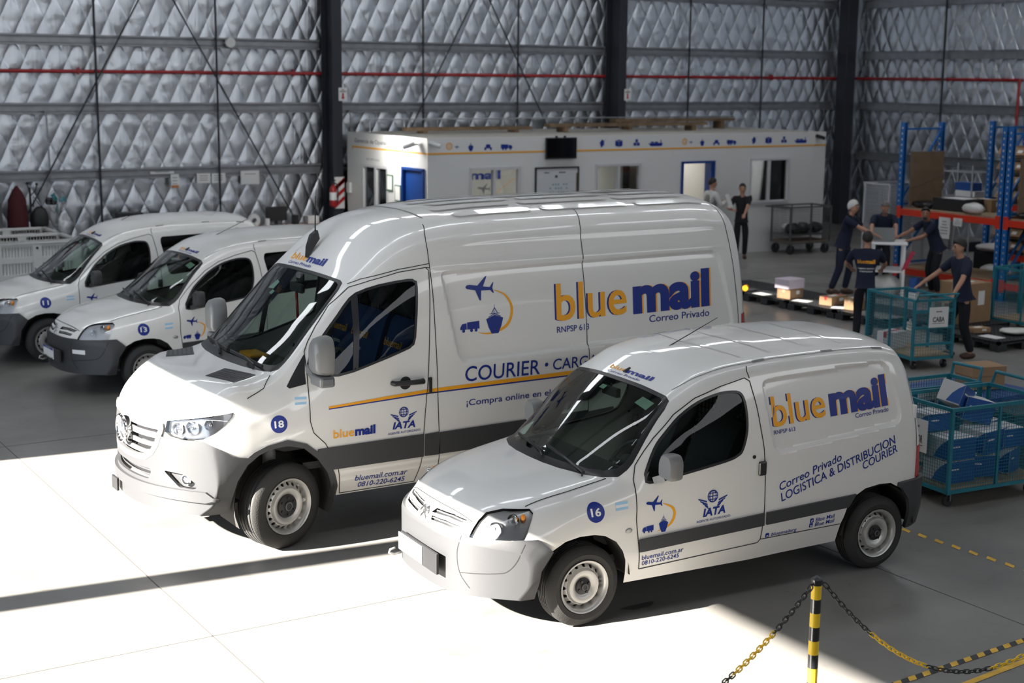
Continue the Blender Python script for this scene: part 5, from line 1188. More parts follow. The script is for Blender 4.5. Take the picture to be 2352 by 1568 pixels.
# ------------------------------------------------------------------ the four vans
G = 'small white delivery vans'
small_van('16', 'small white delivery van numbered 16 parked in front of the tall van', (4.674, 8.778), -3.35, True, G, ((1.003, .819), .068), [(1.163, .866), (1.261, .870), (1.258, .816), (1.159, .811)], '',
          ((1.406, .770), (1.545, .877), [(1.548, .815), (1.625, .77), (1.639, .716), (1.60, .655), (1.499, .616)], (1.518, .607, 1.597, .735), (1.378, .62, 1.473, .67), .022), False, True)
large_van('18', 'tall white panel van numbered 18 parked in the middle', (3.4065, 11.4707), .5)
small_van('13', 'small white windowed van numbered 13 with a white bumper patch and number plate', (4.397, 17.546), 1.8, False, G, ((.879, .777), .070), [(1.142, .829), (1.240, .833), (1.233, .765), (1.138, .760)], 'AE 777 YU',
          ((1.408, .775), (1.546, .885), [(1.55, .818), (1.61, .78), (1.629, .745), (1.60, .66), (1.52, .62)], (1.50, .60, 1.58, .72), (1.36, .62, 1.46, .67), .02), True, False)
small_van('11', 'small white windowed van numbered 11 parked farthest left by the white crate', (3.906, 20.03), -.84, False, G, ((.893, .802), .070), [(1.167, .872), (1.263, .875), (1.26, .822), (1.163, .818)], None,
          ((1.421, .775), (1.565, .890), None, None, None, .02), False, False)
# ------------------------------------------------------------------ carts, racks, parcels
teal = mat('teal_cart_paint', (.012, .17, .23), .4, noise=.15, nscale=12); carton = mat('brown_cardboard', (.30, .185, .10), .75, noise=.08, nscale=5); carton_d = mat('dark_cardboard', (.17, .115, .072), .8, noise=.1, nscale=5)
carton_w = mat('white_cardboard', (.56, .56, .57), .6); blue_box = mat('blue_printed_card', (.012, .075, .30), .45); lilac = mat('pale_lilac_card', (.62, .54, .62), .6); tape_m = mat('clear_tape', (.42, .33, .24), .25); red_tape = mat('red_tape', (.45, .03, .03), .4)
rack_blue = mat('blue_rack_steel', (.008, .11, .36), .4); rack_or = mat('orange_red_beam', (.62, .035, .012), .4); bag_w = mat('white_poly_bag', (.62, .61, .58), .35, bump=.4, bscale=16); bag_b = mat('black_poly_bag', (.012, .012, .013), .3, bump=.5, bscale=14)
pallet_m = mat('black_pallet_plastic', (.025, .026, .028), .45); chip = mat('chipboard', (.33, .24, .15), .8, noise=.12, nscale=14); bin_w = mat('white_bin_plastic', (.66, .66, .65), .45); wire = mat('white_wire', (.45, .46, .48), .4); wire_g = mat('grey_wire', (.13, .13, .13), .4, metal=.5)
def frame2(ax, ay, bx, by): d = V((bx-ax, by-ay, 0)); return d.length, math.atan2(d.y, d.x)
def netting(mb, o, e1, e2, L, H, st, t):
    o, e1, e2 = V(o), V(e1), V(e2); n = int(L/st); k = int(H/st)
    for i in range(1, n): mb.bar(o+e1*(L*i/n), o+e1*(L*i/n)+e2*H, t)
    for i in range(1, k): mb.bar(o+e2*(H*i/k), o+e1*L+e2*(H*i/k), t)
def castor(root, x, y, r, m):
    w = MB(); w.cyl((x, y-.018, r), (x, y+.018, r), r, n=20); w.cyl((x, y-.024, r), (x, y+.024, r), r*.35, n=12); w.build('castor', plastic_s, root, 40)
    k = MB(); k.box((x, y, 2*r+.012), (.07, .07, .014)); k.bar((x, y-.03, r), (x, y-.03, 2*r+.01), .02, .006); k.bar((x, y+.03, r), (x, y+.03, 2*r+.01), .02, .006); k.build('castor_fork', m, root)
def mesh_cart(label, pos, rz, L, W, H, step=.045, m=teal, handle=True, bars=(), rc=.055):
    """open-topped wire cart: local x = length, y = width, origin in the near left corner"""
    t = thing('wire_cart', label, 'cart', (*pos, 0), rz, 'teal wire carts' if m is teal else None); z0 = 2*rc+.02
    g = MB()
    for x in (0, L):
        for y in (0, W): g.box((x, y, (z0+H)/2), (.032, .032, H-z0))
    for x in (L/2,):
        for y in (0, W): g.box((x, y, (z0+H)/2), (.022, .022, H-z0))
    for z in (z0+.02, H):
        for y in (0, W): g.box((L/2, y, z), (L+.032, .028, .032))
        for x in (0, L): g.box((x, W/2, z), (.028, W-.032, .032))
    for z in bars: g.box((0, W/2, z), (.03, W, .035))
    g.build('frame', m, t)
    for o, e1, l in (((0, 0, z0), (1, 0, 0), L), ((0, W, z0), (1, 0, 0), L), ((0, 0, z0), (0, 1, 0), W), ((L, 0, z0), (0, 1, 0), W)):
        n = MB(); netting(n, o, e1, (0, 0, 1), l, H-z0, step, .0032); n.build('wire_panel', m, t, clean=False)
    b = MB(); b.box((L/2, W/2, z0+.045), (L-.02, W-.02, .02)); b.build('base_board', chip, t)
    if handle:
        h = MB(); h.tube([(0, .02, H-.02), (-.075, .0, H+.085), (-.075, W, H+.085), (0, W-.02, H-.02)], .015, 8); h.build('handle', m, t, 50)
    for x in (.07, L-.07):
        for y in (.07, W-.07): castor(t, x, y, rc, galv)
    return t
def sign_on(t, c, w, h, txt, rz=0, sub='mail'):
    o = thing('paper_sign', None, None); o.parent = t; o.location = c; o.rotation_euler = (0, 0, rz); g = MB(); g.box((0, 0, 0), (w, .004, h)); g.build('sheet', paper, o)
    def ln(s, z, cap, wd, b=.02): q = fit_text(s, (-wd/2, z), (wd/2, z), cap, bold=b); q.v = [(p[0], -.004, p[1]) for p in q.v]; q.build('lettering', ink, o, clean=False)
    if txt: ln(txt, -h*.22, h*.24, w*.62); ln('bluemail', h*.25, h*.07, w*.3); g = MB(); g.box((0, -.004, -h*.30), (w*.64, .002, .006)); g.build('underline', ink, o)
    else:
        g = MB()
        for k in range(5): g.box((0, -.003, h*(.30-.14*k)), (w*(.4 if k < 2 else .66), .002, h*.035))
        g.build('print', MATS['emblem_grey'], o)
    return o
def carton_box(label, pos, rz, d, m=carton, tape=tape_m, lab=False, tilt=None, group=None, top=None, name='cardboard_box'):
    t = thing(name, label, 'box', pos, rz, group)
    if tilt: t.rotation_euler = (*tilt, rz)
    x, y, z = d; g = MB(); g.box((0, 0, z/2), d); g.build('carton', m, t, bevel=.006)
    if tape: g = MB(); g.box((0, 0, z+.0008), (x+.001, .05, .0015)); g.box((x/2+.0008, 0, z*.82), (.0015, .05, z*.36)); g.box((-x/2-.0008, 0, z*.82), (.0015, .05, z*.36)); g.build('tape', tape, t)
    if top: g = MB(); g.box((0, 0, z-.05), (x+.014, y+.014, .104)); g.build('lid', top, t, bevel=.005)
    if lab: g = MB(); g.box((x*.1, -y/2-.001, z*.62), (x*.25, .002, z*.36)); g.build('side_label', paper, t); g = MB(); g.box((-x*.05, 0, z+.002), (x*.4, y*.4, .002)); g.build('address_label', paper, t)
    return t
def product_box(label, pos, rz, d, tilt=None):
    """white carton with a printed blue front and wave"""
    t = thing('product_box', label, 'box', pos, rz, 'blue and white boxes in the near cart')
    if tilt: t.rotation_euler = (*tilt, rz)
    x, y, z = d; g = MB(); g.box((0, 0, z/2), d); g.build('carton', carton_w, t, bevel=.005)
    g = MB(); g.box((-x*.0, -y/2-.001, z*.5), (x*.99, .002, z*.98)); g.build('printed_face', blue_box, t)
    g = MB(); P = [(-y*.49, .01), (y*.1, .01), (-y*.05, z*.45), (-y*.25, z*.75), (-y*.49, z*.99)]; g.prism(P, (0, 1, 0), (0, 0, 1), (-x/2-.0005, 0, 0), (-.001, 0, 0)); g.build('printed_wave', blue_box, t)
    g = MB(); g.box((-x*.22, -y/2-.0025, z*.62), (x*.3, .001, z*.07)); g.build('print', wht, t); return t
def poly_bag(label, pos, rz, d, m, group=None, seed=1):
    rnd = random.Random(seed); b = MB(); b.ball((0, 0, d[2]/2), 1, 20, 12, (d[0]/2, d[1]/2, d[2]/2))
    vs = []
    for p in b.v:
        q = V(p); s = 1+.10*math.sin(9*q.x/d[0]+seed)*math.cos(7*q.y/d[1]+seed)+rnd.uniform(-.04, .04); u = V((q.x, q.y)); f = 1+.22*abs(math.sin(2*math.atan2(q.y/d[1], q.x/d[0])))
        vs.append((q.x*s*f, q.y*s*f, max(0, d[2]/2+(q.z-d[2]/2)*s)))
    b.v = vs; o = b.build('parcel_bag', m, None, True); o.location = pos; o.rotation_euler = (0, 0, rz); return tag(o, label, 'bag', group)
def pallet(label, x0, x1, y0, y1, group='black plastic pallets', m=pallet_m):
    t = thing('pallet', label, 'pallet', ((x0+x1)/2, (y0+y1)/2, 0), 0, group); w, d = x1-x0, y1-y0; g = MB()
    for i in range(15): g.box((-w/2+w*(i+.5)/15, 0, .135), (w/15*.62, d, .026))
    for i in range(15): g.box((0, -d/2+d*(i+.5)/15, .130), (w, d/15*.5, .03))
    for x in (-w/2+.02, w/2-.02): g.box((x, 0, .125), (.04, d, .05))
    for y in (-d/2+.02, d/2-.02): g.box((0, y, .125), (w, .04, .05))
    g.build('deck', m, t, clean=False); 
    for x in (-1, 0, 1):
        for y in (-1, 0, 1): g = MB(); g.box((x*(w/2-.09), y*(d/2-.08), .05), (.18, .16, .10)); g.build('foot', m, t, bevel=.01)
    return t
# the cart with the CABA sign
caba = mesh_cart('teal wire cart with a CABA paper sign on its near end', (14.47, 13.19), math.atan2(1.05, .22), 1.07, .62, .925, .04, bars=(.34, .56, .78))
# local x runs along the cart away from the camera; its near end is local x = 0, spanning local y 0..-W after the turn
for ch in caba.children:
    ch.location.y -= .62
sign_on(caba, (-.03, -.36, .70), .30, .27, 'CABA', R(-90))
carton_box('taped white parcel printed in red on the board of the CABA cart', (14.78, 13.85, .185), R(10), (.34, .26, .22), carton_w, red_tape)
poly_bag('grey parcel bag lying at the far end of the CABA cart', (14.98, 14.02, .182), 0, (.24, .24, .12), bag_w, seed=2)
# near carts at the right edge
nc = mesh_cart('teal wire cart full of blue and white boxes behind the nearest van', (9.97, 8.58), R(-5.2), 1.14, .72, .905, .030, handle=False)
s = sign_on(nc, (-.025, .42, .60), .30, .30, 'INTERIOR', R(-90))
c3 = mesh_cart('teal wire cart with a raised handle standing right behind the box-filled cart', (10.04, 9.37), R(-5.2), 1.10, .42, .905, .032, handle=False)
h = MB(); h.tube([(1.10, .40, .88), (1.13, .40, 1.03), (1.13, .02, 1.04), (1.10, .02, .90)], .017, 8); h.build('handle', teal, c3, 50); h = MB(); h.tube([(1.14, .70, .88), (1.18, .68, 1.03), (1.18, .02, 1.03), (1.14, .02, .90)], .017, 8); h.build('handle', teal, nc, 50)
sign_on(c3, (.42, -.03, .80), .26, .15, 'PUP SM')
for i, (p, rz, d, tl, lab) in enumerate((((10.22, 8.80, .195), -5, (.34, .30, .20), None, 'blue printed box at the bottom near corner of the cart'), ((10.22, 8.80, .405), -5, (.33, .29, .20), None, 'blue printed box stacked second at the near corner of the cart'), ((10.20, 9.05, .62), 2, (.34, .26, .16), (0, .05), 'white topped blue box on the left stack by the wire side'), ((10.60, 8.80, .195), -25, (.30, .28, .20), None, 'white and blue wave box at the bottom centre of the cart'),
        ((10.90, 8.78, .195), 20, (.26, .26, .22), None, 'blue and white box at the bottom right of the cart'), ((10.66, 8.82, .41), 8, (.36, .28, .22), (.06, 0), 'large blue box with white lid in the middle of the cart'), ((10.66, 8.98, .66), -20, (.30, .26, .22), (0, .25), 'tilted white box with a blue wave leaning in the cart'), ((10.50, 9.05, .80), 25, (.34, .22, .20), (.2, .38), 'topmost white and blue box poking out above the cart rail'), ((10.94, 9.06, .20), 10, (.26, .24, .42), None, 'tall white box in the far right of the cart'), ((10.94, 8.80, .43), -8, (.24, .28, .18), None, 'white box on the right stack of the cart'))):
    product_box(lab, p, R(rz), d, tl)
t = thing('plastic_bin', 'blue plastic slatted bin behind the near teal carts', 'bin', (11.85, 10.05, 0)); g = MB()
for z in (.05, .2, .35, .5, .6): g.box((0, 0, z), (1.15, .95, .05))
for x in (-.55, 0, .55):
    for y in (-.45, .45): g.box((x, y, .31), (.06, .06, .62))
g.build('slatted_body', mat('blue_bin_plastic', (.012, .05, .22), .45), t); g = MB(); g.box((-.2, -.12, .627), (.3, .24, .004)); g.build('paper_sheet', paper, t)
carton_box('brown lidded box with red tape on the blue bin', (12.02, 10.02, .632), R(-14), (.40, .30, .24), carton, red_tape, top=carton)
carton_box('black crate box at the right edge behind the near carts', (11.62, 9.22, 0), R(-5), (.55, .5, .62), plastic_s, None); carton_box('brown carton at the right edge beside the black crate', (12.12, 8.92, 0), R(-5), (.42, .5, .66), carton, tape_m, True)
# pallets with parcels in the strip of sun
for i, (a, b) in enumerate(((15.66, 16.74), (16.78, 17.86), (17.90, 18.98), (19.02, 20.10))):
    pallet('black plastic pallet '+('nearest the man seen from behind', 'under the long box with red tape', 'under the stacked pink and brown boxes', 'farthest back beside the tall van')[i]+', in the row across the floor', 16.55, 17.68, a, b)
carton_box('brown box under the pale pink box on the pallet row', (16.79, 18.06, .152), R(8), (.34, .28, .17), carton, tape_m, True); carton_box('pale pink box on top of the brown pallet box', (16.77, 18.06, .325), R(5), (.38, .32, .16), lilac, None)
carton_box('long brown box with red tape on the pallet row', (16.95, 17.20, .152), R(12), (.46, .24, .14), carton, red_tape, True); carton_box('small brown box on the pallet half hidden by the man seen from behind', (16.84, 16.62, .152), R(6), (.24, .22, .19), carton, tape_m, True)
for i, (x, y) in enumerate(((16.68, 18.62), (16.74, 17.70), (16.78, 16.85))): g = MB(); g.box((x, y, .1515), (.20, .30, .003), Matrix.Rotation(.3*i, 3, 'Z')); tag(g.build('paper_sheet', paper), ('white sheet on the pallet nearest the tall van', 'white sheet beside the stacked pink box', 'white sheet beside the long red-taped box')[i], 'paper')
t = thing('hand_tool', 'yellow and black power tool lying at the end of the pallet row', 'tool', (16.62, 18.98, .15), R(40)); g = MB(); g.cyl((-.10, 0, .07), (.10, 0, .07), .05, .035, n=14); g.build('tool_body', yel, t, 40); g = MB(); g.bar((0, 0, .05), (-.05, .13, .03), .05); g.box((-.06, .16, .03), (.09, .07, .06)); g.build('tool_grip', plastic_s, t, bevel=.008)
pallet('black plastic pallet at the right edge with small parcels', 16.52, 17.70, 13.48, 14.50); pallet('black plastic pallet under the big brown carton', 16.95, 18.05, 14.55, 15.6)
carton_box('big brown carton with a white label on the right pallet', (17.60, 15.05, .152), 0, (.56, .52, .60), carton, tape_m, True); carton_box('low brown carton left of the big labelled carton', (17.17, 14.98, .152), 0, (.26, .34, .32), carton_d, tape_m)
carton_box('flat brown parcel on the right edge pallet', (16.93, 14.20, .152), R(-10), (.30, .20, .07), carton, None, True); poly_bag('white mailing bag on the right edge pallet', (17.28, 13.80, .152), R(-20), (.42, .30, .09), bag_w, seed=4)
g = MB(); g.box((16.78, 13.82, .1515), (.22, .32, .003)); tag(g.build('paper_sheet', paper), 'white sheet on the right edge pallet by the flat parcel', 'paper')
c4 = mesh_cart('empty teal wire cart at the right edge by the blue rack', (18.72, 13.86), R(90), 1.08, .62, .95, .045, bars=(.5,)); c4.location = (18.72, 13.86, 0)
sign_on(c4, (.35, .64, .72), .26, .18, None, R(180))
# pallet racking: uprights pair along X, beams along Y
def upright(root, x, y, h=3.0):
    g = MB()
    for dx in (-.035, .035): g.box((x+dx, y, h/2), (.012, .10, h))
    g.box((x, y+.045, h/2), (.08, .012, h)); 
    for k in range(28): g.box((x-.042, y, .12+.103*k), (.004, .025, .035), mi=1)
    g.box((x, y, .006), (.14, .14, .012)); o = g.build('rack_upright', [rack_blue, steel_w], root); return o
def rack(label, x0, x1, y0, y1, beams, boards):
    t = thing('pallet_rack', label, 'rack', (0, 0, 0))
    for y in (y0, y1):
        for x in (x0, x1): upright(t, x, y)
        g = MB()
        for z in (.4, 1.5, 2.88): g.bar((x0, y, z), (x1, y, z), .035)
        for a, b in ((.4, 1.5), (1.55, 2.85)): g.bar((x0, y, a), (x1, y, b), .035)
        g.build('rack_brace', rack_blue, t)
    for z in beams:
        for x in (x0-.03, x1+.03):
            g = MB(); g.box((x, (y0+y1)/2, z), (.045, y1-y0-.06, .115)); g.box((x-.02, y0+.02, z), (.012, .10, .22)); g.box((x-.02, y1-.02, z), (.012, .10, .22)); g.build('rack_beam', rack_or, t)
        g = MB(); g.box(((x0+x1)/2, (y0+y1)/2, z+.069), (x1-x0-.02, y1-y0-.12, .022)); g.build('shelf_board', chip, t)
    return t
rk = rack('blue pallet rack with orange beams nearest the people', 20.50, 21.50, 16.88, 19.20, (.27, 1.36), 2)
rack('blue pallet rack with orange beams behind the first rack', 23.10, 24.10, 16.95, 19.35, (.40, 1.36), 2)
rack('blue pallet rack continuing at the right edge of the frame', 20.50, 21.50, 14.30, 16.74, (.27, 1.36), 2)
for (y, z, w, h, lab) in ((18.05, 1.16, .26, .38, None), (17.75, 1.29, .20, .14, None), (18.3, .16, .2, .2, None), (17.45, .16, .34, .26, None)): sign_on(rk, (20.43, y, z), w, h, None, R(-90))
for (y0, lab) in ((19.05, 'large brown cardboard sheet standing in the first rack'), (16.58, 'brown cardboard sheet standing in the rack at the right edge')):
    g = MB(); g.box((21.0, y0, 1.97), (.86, .03, 1.0)); g.bar((20.58, y0-.017, 1.78), (21.40, y0-.017, 2.0), .012, .004); tag(g.build('cardboard_sheet', carton_d), lab, 'cardboard')
t = carton_box('flat black box on the upper shelf of the first rack', (20.95, 18.2, 1.442), 0, (.55, .75, .22), black_m, None, top=None); g = MB(); g.box((0, 0, .221), (.4, .5, .003)); g.build('sheet', paper, t)
poly_bag('white mailing bag on the black box of the upper rack shelf', (20.72, 17.98, 1.56) if False else (20.60, 17.55, 1.442), 0, (.22, .40, .20), bag_w, seed=6)
poly_bag('black wrapped parcel at the left end of the upper rack shelf', (20.75, 18.82, 1.442), 0, (.30, .42, .14), bag_b, seed=7); poly_bag('black wrapped parcel on the rack shelf at the right edge', (20.72, 16.45, 1.442), 0, (.30, .42, .12), bag_b, seed=8)
carton_box('brown carton low behind the upper rack shelf', (21.3, 17.9, 1.442), 0, (.25, .5, .22), carton, tape_m, True)
# cardboard pick bins facing the aisle
def pick_bin(label, x, y, z, w, d, h, seed):
    t = thing('pick_bin', label, 'box', (x, y, z), random.Random(seed).uniform(-.06, .06), 'brown cardboard pick bins on the far rack'); g = MB()
    for yy in (-w/2, w/2): g.prism([(0, 0), (d, 0), (d, h), (.10, h), (0, h*.45)], (1, 0, 0), (0, 0, 1), (0, yy-.004, 0), (0, .008, 0))
    g.box((d/2, 0, .004), (d, w, .008)); g.box((d, 0, h/2), (.008, w, h)); g.box((.004, 0, h*.22), (.008, w, h*.44)); g.build('carton', carton, t)
    g = MB(); a = R(38); g.box((-.035, 0, h*.62), (.006, w*.96, h*.78), Matrix.Rotation(a, 3, 'Y')); g.build('flap', carton, t)
    g = MB(); g.box((-.040, .01, h*.60), (.004, w*.34, h*.30), Matrix.Rotation(a, 3, 'Y')); g.build('bin_label', paper, t)
    if seed % 3 == 0: g = MB(); g.ball((.16, 0, h*.55), .1, 12, 8, (1, w*4, .8)); g.build('parcel', bag_b if seed % 2 else bag_w, t, True)
k = 0
col_n = ('first', 'second', 'third', 'fourth', 'fifth', 'sixth')
for r_, z in enumerate((.496, .75, .99, 1.47, 1.75, 2.03, 2.31)):
    st = MB(); st.box((23.35, 18.12, z-.012), (.5, 2.12, .012)); tag(st.build('bin_shelf', dark_steel), 'thin dark shelf under the %s row of pick bins from the floor' % ('first', 'second', 'third', 'fourth', 'fifth', 'sixth', 'seventh')[r_], 'shelf')
    for c_ in range(6):
        k += 1; pick_bin('brown pick bin, %s from the left in the %s row up on the far rack' % (col_n[c_], ('first', 'second', 'third', 'fourth', 'fifth', 'sixth', 'seventh')[r_]), 23.12, 18.99-.352*c_, z, .33, .42, .22, k)
# wire shelf of paper goods behind
t = thing('wire_shelf', 'grey wire shelf of tins and paper behind the first rack', 'shelf', (23.55, 20.35, 0)); g = MB()
for x in (-.3, .3):
    for y in (-.45, .45): g.cyl((x, y, 0), (x, y, 2.1), .018, n=8)
g.build('post', wire, t)
for z in (.35, 1.0, 1.45, 1.95): g = MB(); netting(g, (-.3, -.45, z), (1, 0, 0), (0, 1, 0), .6, .9, .06, .008); g.build('shelf_grid', wire, t, clean=False)
for i, (y, z, s, m) in enumerate(((20.15, 1.46, (.3, .5, .12), wht), (20.2, 1.58, (.28, .46, .16), blue_box), (20.3, 1.01, (.3, .4, .2), wht), (20.2, .36, (.4, .5, .2), bag_b))): carton_box(('white tub pack', 'blue wrapped pack on the white tub pack', 'white pack on the middle level', 'black pack on the lowest level')[i]+' on the grey wire shelf', (23.5, y, z), 0, s, m, None)
poly_bag('clear white sack at the foot of the first rack', (22.25, 18.35, 0), 0, (.5, .5, .38), bag_w, seed=9); poly_bag('crumpled white bag pile on a black box behind the first rack', (22.4, 18.6, .56), 0, (.4, .5, .16), bag_w, seed=10); carton_box('black box under the crumpled white bags', (22.4, 18.6, 0), 0, (.4, .5, .55), black_m, None)
t = thing('mesh_cage', 'white wire mesh cage beside the left end of the first rack', 'cage', (20.42, 19.40, 0)); g = MB()
for x in (0, .95):
    for y in (0, .62): g.box((x, y, .93), (.035, .035, 1.86))
for z in (.08, 1.84):
    for y in (0, .62): g.box((.475, y, z), (.95, .03, .03))
    for x in (0, .95): g.box((x, .31, z), (.03, .62, .03))
g.build('frame', wire, t)
for o, e, l in (((0, 0, .1), (0, 1, 0), .62), ((0, 0, .1), (1, 0, 0), .95), ((0, .62, .1), (1, 0, 0), .95)): g = MB(); netting(g, o, e, (0, 0, 1), l, 1.74, .05, .009); g.build('wire_panel', wire, t, clean=False)
t = thing('pallet_screen', 'white wire mesh screen leaning behind the first rack upright', 'screen', (21.75, 19.0, 0)); g = MB(); netting(g, (0, 0, .05), (0, 1, 0), (0, 0, 1), 1.0, 1.3, .05, .009); g.bar((0, 0, 0), (0, 0, 1.36), .03); g.bar((0, 1, 0), (0, 1, 1.36), .03); g.bar((0, 0, 1.36), (0, 1, 1.36), .03); g.build('wire_panel', wire, t, clean=False)
# wheeled wire cart at the office wall
t = mesh_cart('grey wire cart on big wheels against the white office wall', (21.78, 23.50), R(-4), 1.10, .66, 1.03, .055, wire_g, False, (), .105)
g = MB(); g.box((.55, .33, .42), (1.06, .62, .02)); g.build('raised_deck', wire_g, t); g = MB(); g.bar((-.18, 0, 1.02), (0, 0, 1.02), .025); g.bar((-.18, .66, 1.02), (0, .66, 1.02), .025); g.bar((-.18, 0, 1.02), (-.18, .66, 1.02), .025); g.build('handle', wire_g, t)
for i, (x, y, m) in enumerate(((22.0, 23.66, bag_b), (22.33, 23.70, bag_b), (22.66, 23.66, bag_b), (22.15, 23.96, bag_w), (22.55, 23.94, bag_w))): poly_bag(('black parcel bag at the left', 'black parcel bag in the middle', 'black parcel bag at the right', 'white parcel bag at the back left', 'white parcel bag at the back right')[i]+' of the grey wheeled cart', (x, y, .435), i, (.30, .26, .24 if i < 3 else .20), m, 'parcel bags in the grey wheeled cart', 20+i)
# standing table with a laptop
t = thing('work_table', 'white standing table with the laptop between the men', 'table', (19.15, 18.15, 0), R(-44)); g = MB(); g.box((0, 0, .965), (.62, .78, .03)); g.build('table_top', wht, t, bevel=.004)
for x in (-.26, .26):
    for y in (-.34, .34): g = MB(); g.box((x, y, .475), (.045, .045, .95)); g.build('leg', wht, t)
g = MB(); g.box((0, 0, .48), (.56, .72, .025)); g.build('lower_shelf', wht, t)
t = thing('laptop', 'open grey laptop on the white standing table', 'laptop', (19.10, 18.22, .981), R(-46)); g = MB(); g.box((0, .02, .009), (.36, .25, .018)); g.build('keyboard_base', MATS['emblem_grey'], t, bevel=.004); g = MB(); g.box((0, -.125, .125), (.36, .012, .235), Matrix.Rotation(R(-10), 3, 'X')); g.build('screen', mat('laptop_lid', (.20, .205, .21), .35, metal=.5), t, bevel=.004)
poly_bag('clear plastic sack under the white standing table', (19.1, 18.1, .0), 0, (.45, .5, .40), bag_w, seed=30)
t = thing('card_box', 'blue and white upright box on the floor beside the table leg', 'box', (19.28, 17.62, 0), R(25)); g = MB(); g.box((0, 0, .19), (.20, .13, .38)); g.build('carton', blue_box, t, bevel=.004); g = MB(); g.box((0, 0, .07), (.203, .133, .13)); g.build('white_band', wht, t)
g = MB(); g.prism([(0, 0), (.10, .06), (.22, .34), (.16, .36), (.05, .14)], (.7, -.7, 0), (0, 0, 1), (19.05, 17.73, .50), (.01, .01, 0)); tag(g.build('ribbon', mat('pink_ribbon', (.5, .03, .08), .5)), 'pink plastic ribbon beside the lower shelf of the standing table', 'ribbon')
# a lamp and a flat screen peeping over the nearest van
t = thing('warning_lamp', 'small red warning lamp on a stand behind the nearest van', 'lamp', (11.55, 12.85, 0)); g = MB(); g.cyl((0, 0, 0), (0, 0, .02), .12); g.cyl((0, 0, .02), (0, 0, .84), .012); g.build('stand', plastic_s, t, 40); g = MB(); g.ball((0, 0, .885), .048); g.build('lens', red_l, t, True)
t = thing('tilted_panel', 'dark grey tilted panel behind the nearest van', 'panel', (11.9, 12.75, 0), R(-12)); g = MB(); g.box((0, 0, .80), (.40, .03, .26), Matrix.Rotation(R(18), 3, 'X')); g.build('board', MATS['emblem_grey'], t); g = MB(); g.box((0, .02, .35), (.04, .04, .70)); g.box((0, .02, .01), (.3, .3, .02)); g.build('stand', plastic_s, t)
# chain post in front
t = thing('barrier_post', 'yellow and black striped chain post in the foreground', 'post', (5.92, 6.03, 0)); H = .80
for i in range(9):
    z0, z1 = .04+.087*i, .04+.087*(i+1); g = MB(); g.cyl((0, 0, z0), (0, 0, z1), .031, n=24); g.build('post_band', [saf_yel, plastic_s][i % 2 == 1] if i != 8 else saf_yel, t, 40)
g = MB(); g.cyl((0, 0, .823), (0, 0, .85), .033, n=24); g.lathe([(.036, .85), (.036, .858), (0, .885)], n=24); g.cyl((-.05, 0, .828), (.05, 0, .828), .008, n=8); g.build('post_cap', plastic_s, t, 40)
g = MB(); g.lathe([(0, 0), (.15, 0), (.15, .02), (.05, .04), (.031, .045)], n=28); g.build('post_base', plastic_s, t, 40)
def chain(label, a, b, sag, runs):
    a, b = V(a), V(b); P = []; n = 400
    for i in range(n+1): u = i/n; p = a.lerp(b, u); p.z -= sag*4*u*(1-u); P.append(p)
    root = thing('barrier_chain', label, 'chain', (0, 0, 0), 0, 'plastic barrier chains'); Lk = .052; acc = 0; last = P[0]; k = 0; cur = 0
    parts = {0: MB(), 1: MB()}; link_r = .0075; marks = []
    for p, q in zip(P, P[1:]):
        acc += (q-p).length
        if acc >= .037:
            acc = 0; d = (q-last); c = (q+last)/2; last = q; d.normalize(); s = V((0, 0, 1)).cross(d).normalized(); u = d.cross(s)
            e = (s*.8+u*.6) if k % 2 else (u*.8-s*.6); h, w = .027, .013
            loop = [c+d*(h-w)*sg+(d*math.cos(t_)*sg+e*math.sin(t_)*sg)*w for sg in (1, -1) for t_ in [R(-90+45*j) for j in range(5)]]
            col = runs[min(len(runs)-1, int(k/12))]; parts[col].tube(loop, .0045, 6, closed=True); k += 1
    for col, m in ((0, plastic_s), (1, saf_yel)):
        if parts[col].v: o = parts[col].build('chain_links', m, root, True, clean=False); o['kind'] = 'stuff'
    return root
chain('black and yellow chain drooping from the post to the right', (5.97, 6.02, .825), (8.1, 5.45, .825), .68, (0, 1, 0, 1, 0, 0, 1)); chain('black and yellow chain drooping from the post toward the lower left', (5.87, 6.02, .825), (3.05, 5.0, .825), .30, (0, 1, 0, 0, 1, 0))
# white bins and the clutter along the back wall, left
for i, (y0, lab) in enumerate(((25.2, 'large white slatted plastic bin behind the farthest small van'), (26.35, 'second white slatted bin right behind the first one'))):
    t = thing('plastic_bin', lab, 'bin', (6.18, y0+.52, 0), 0, 'white slatted bins'); W_, D_, H_ = 1.34, 1.04, .95; g = MB()
    for x in (-W_/2, 0, W_/2):
        for y in (-D_/2, D_/2): g.box((x, y, H_/2), (.15, .08, H_))
    for z in (.05, .34, .63, .90):
        for y in (-D_/2, D_/2): g.box((0, y, z), (W_, .05, .10))
        for x in (-W_/2, W_/2): g.box((x, 0, z), (.05, D_, .10))
    for j in range(26):
        x = -W_/2+W_*(j+.5)/26
        for y in (-D_/2+.01, D_/2-.01): g.box((x, y, H_/2), (.039, .03, H_))
    for j in range(20):
        for x in (-W_/2+.01, W_/2-.01): g.box((x, -D_/2+D_*(j+.5)/20, H_/2), (.03, .040, H_))
    g.box((0, 0, .12), (W_, D_, .03)); g.build('slatted_body', bin_w, t, clean=False); g = MB()
    for x in (-W_/2, W_/2): g.box((x, 0, H_-.02), (.09, D_+.09, .05))
    for y in (-D_/2, D_/2): g.box((0, y, H_-.02), (W_+.09, .09, .05))
    g.build('rim', bin_w, t, bevel=.012); g = MB()
    for x in (-W_/2, 0, W_/2): g.cyl((x, -D_/2-.052, .83), (x, -D_/2-.03, .83), .022, n=12)
    g.build('rim_hole', black_m, t)
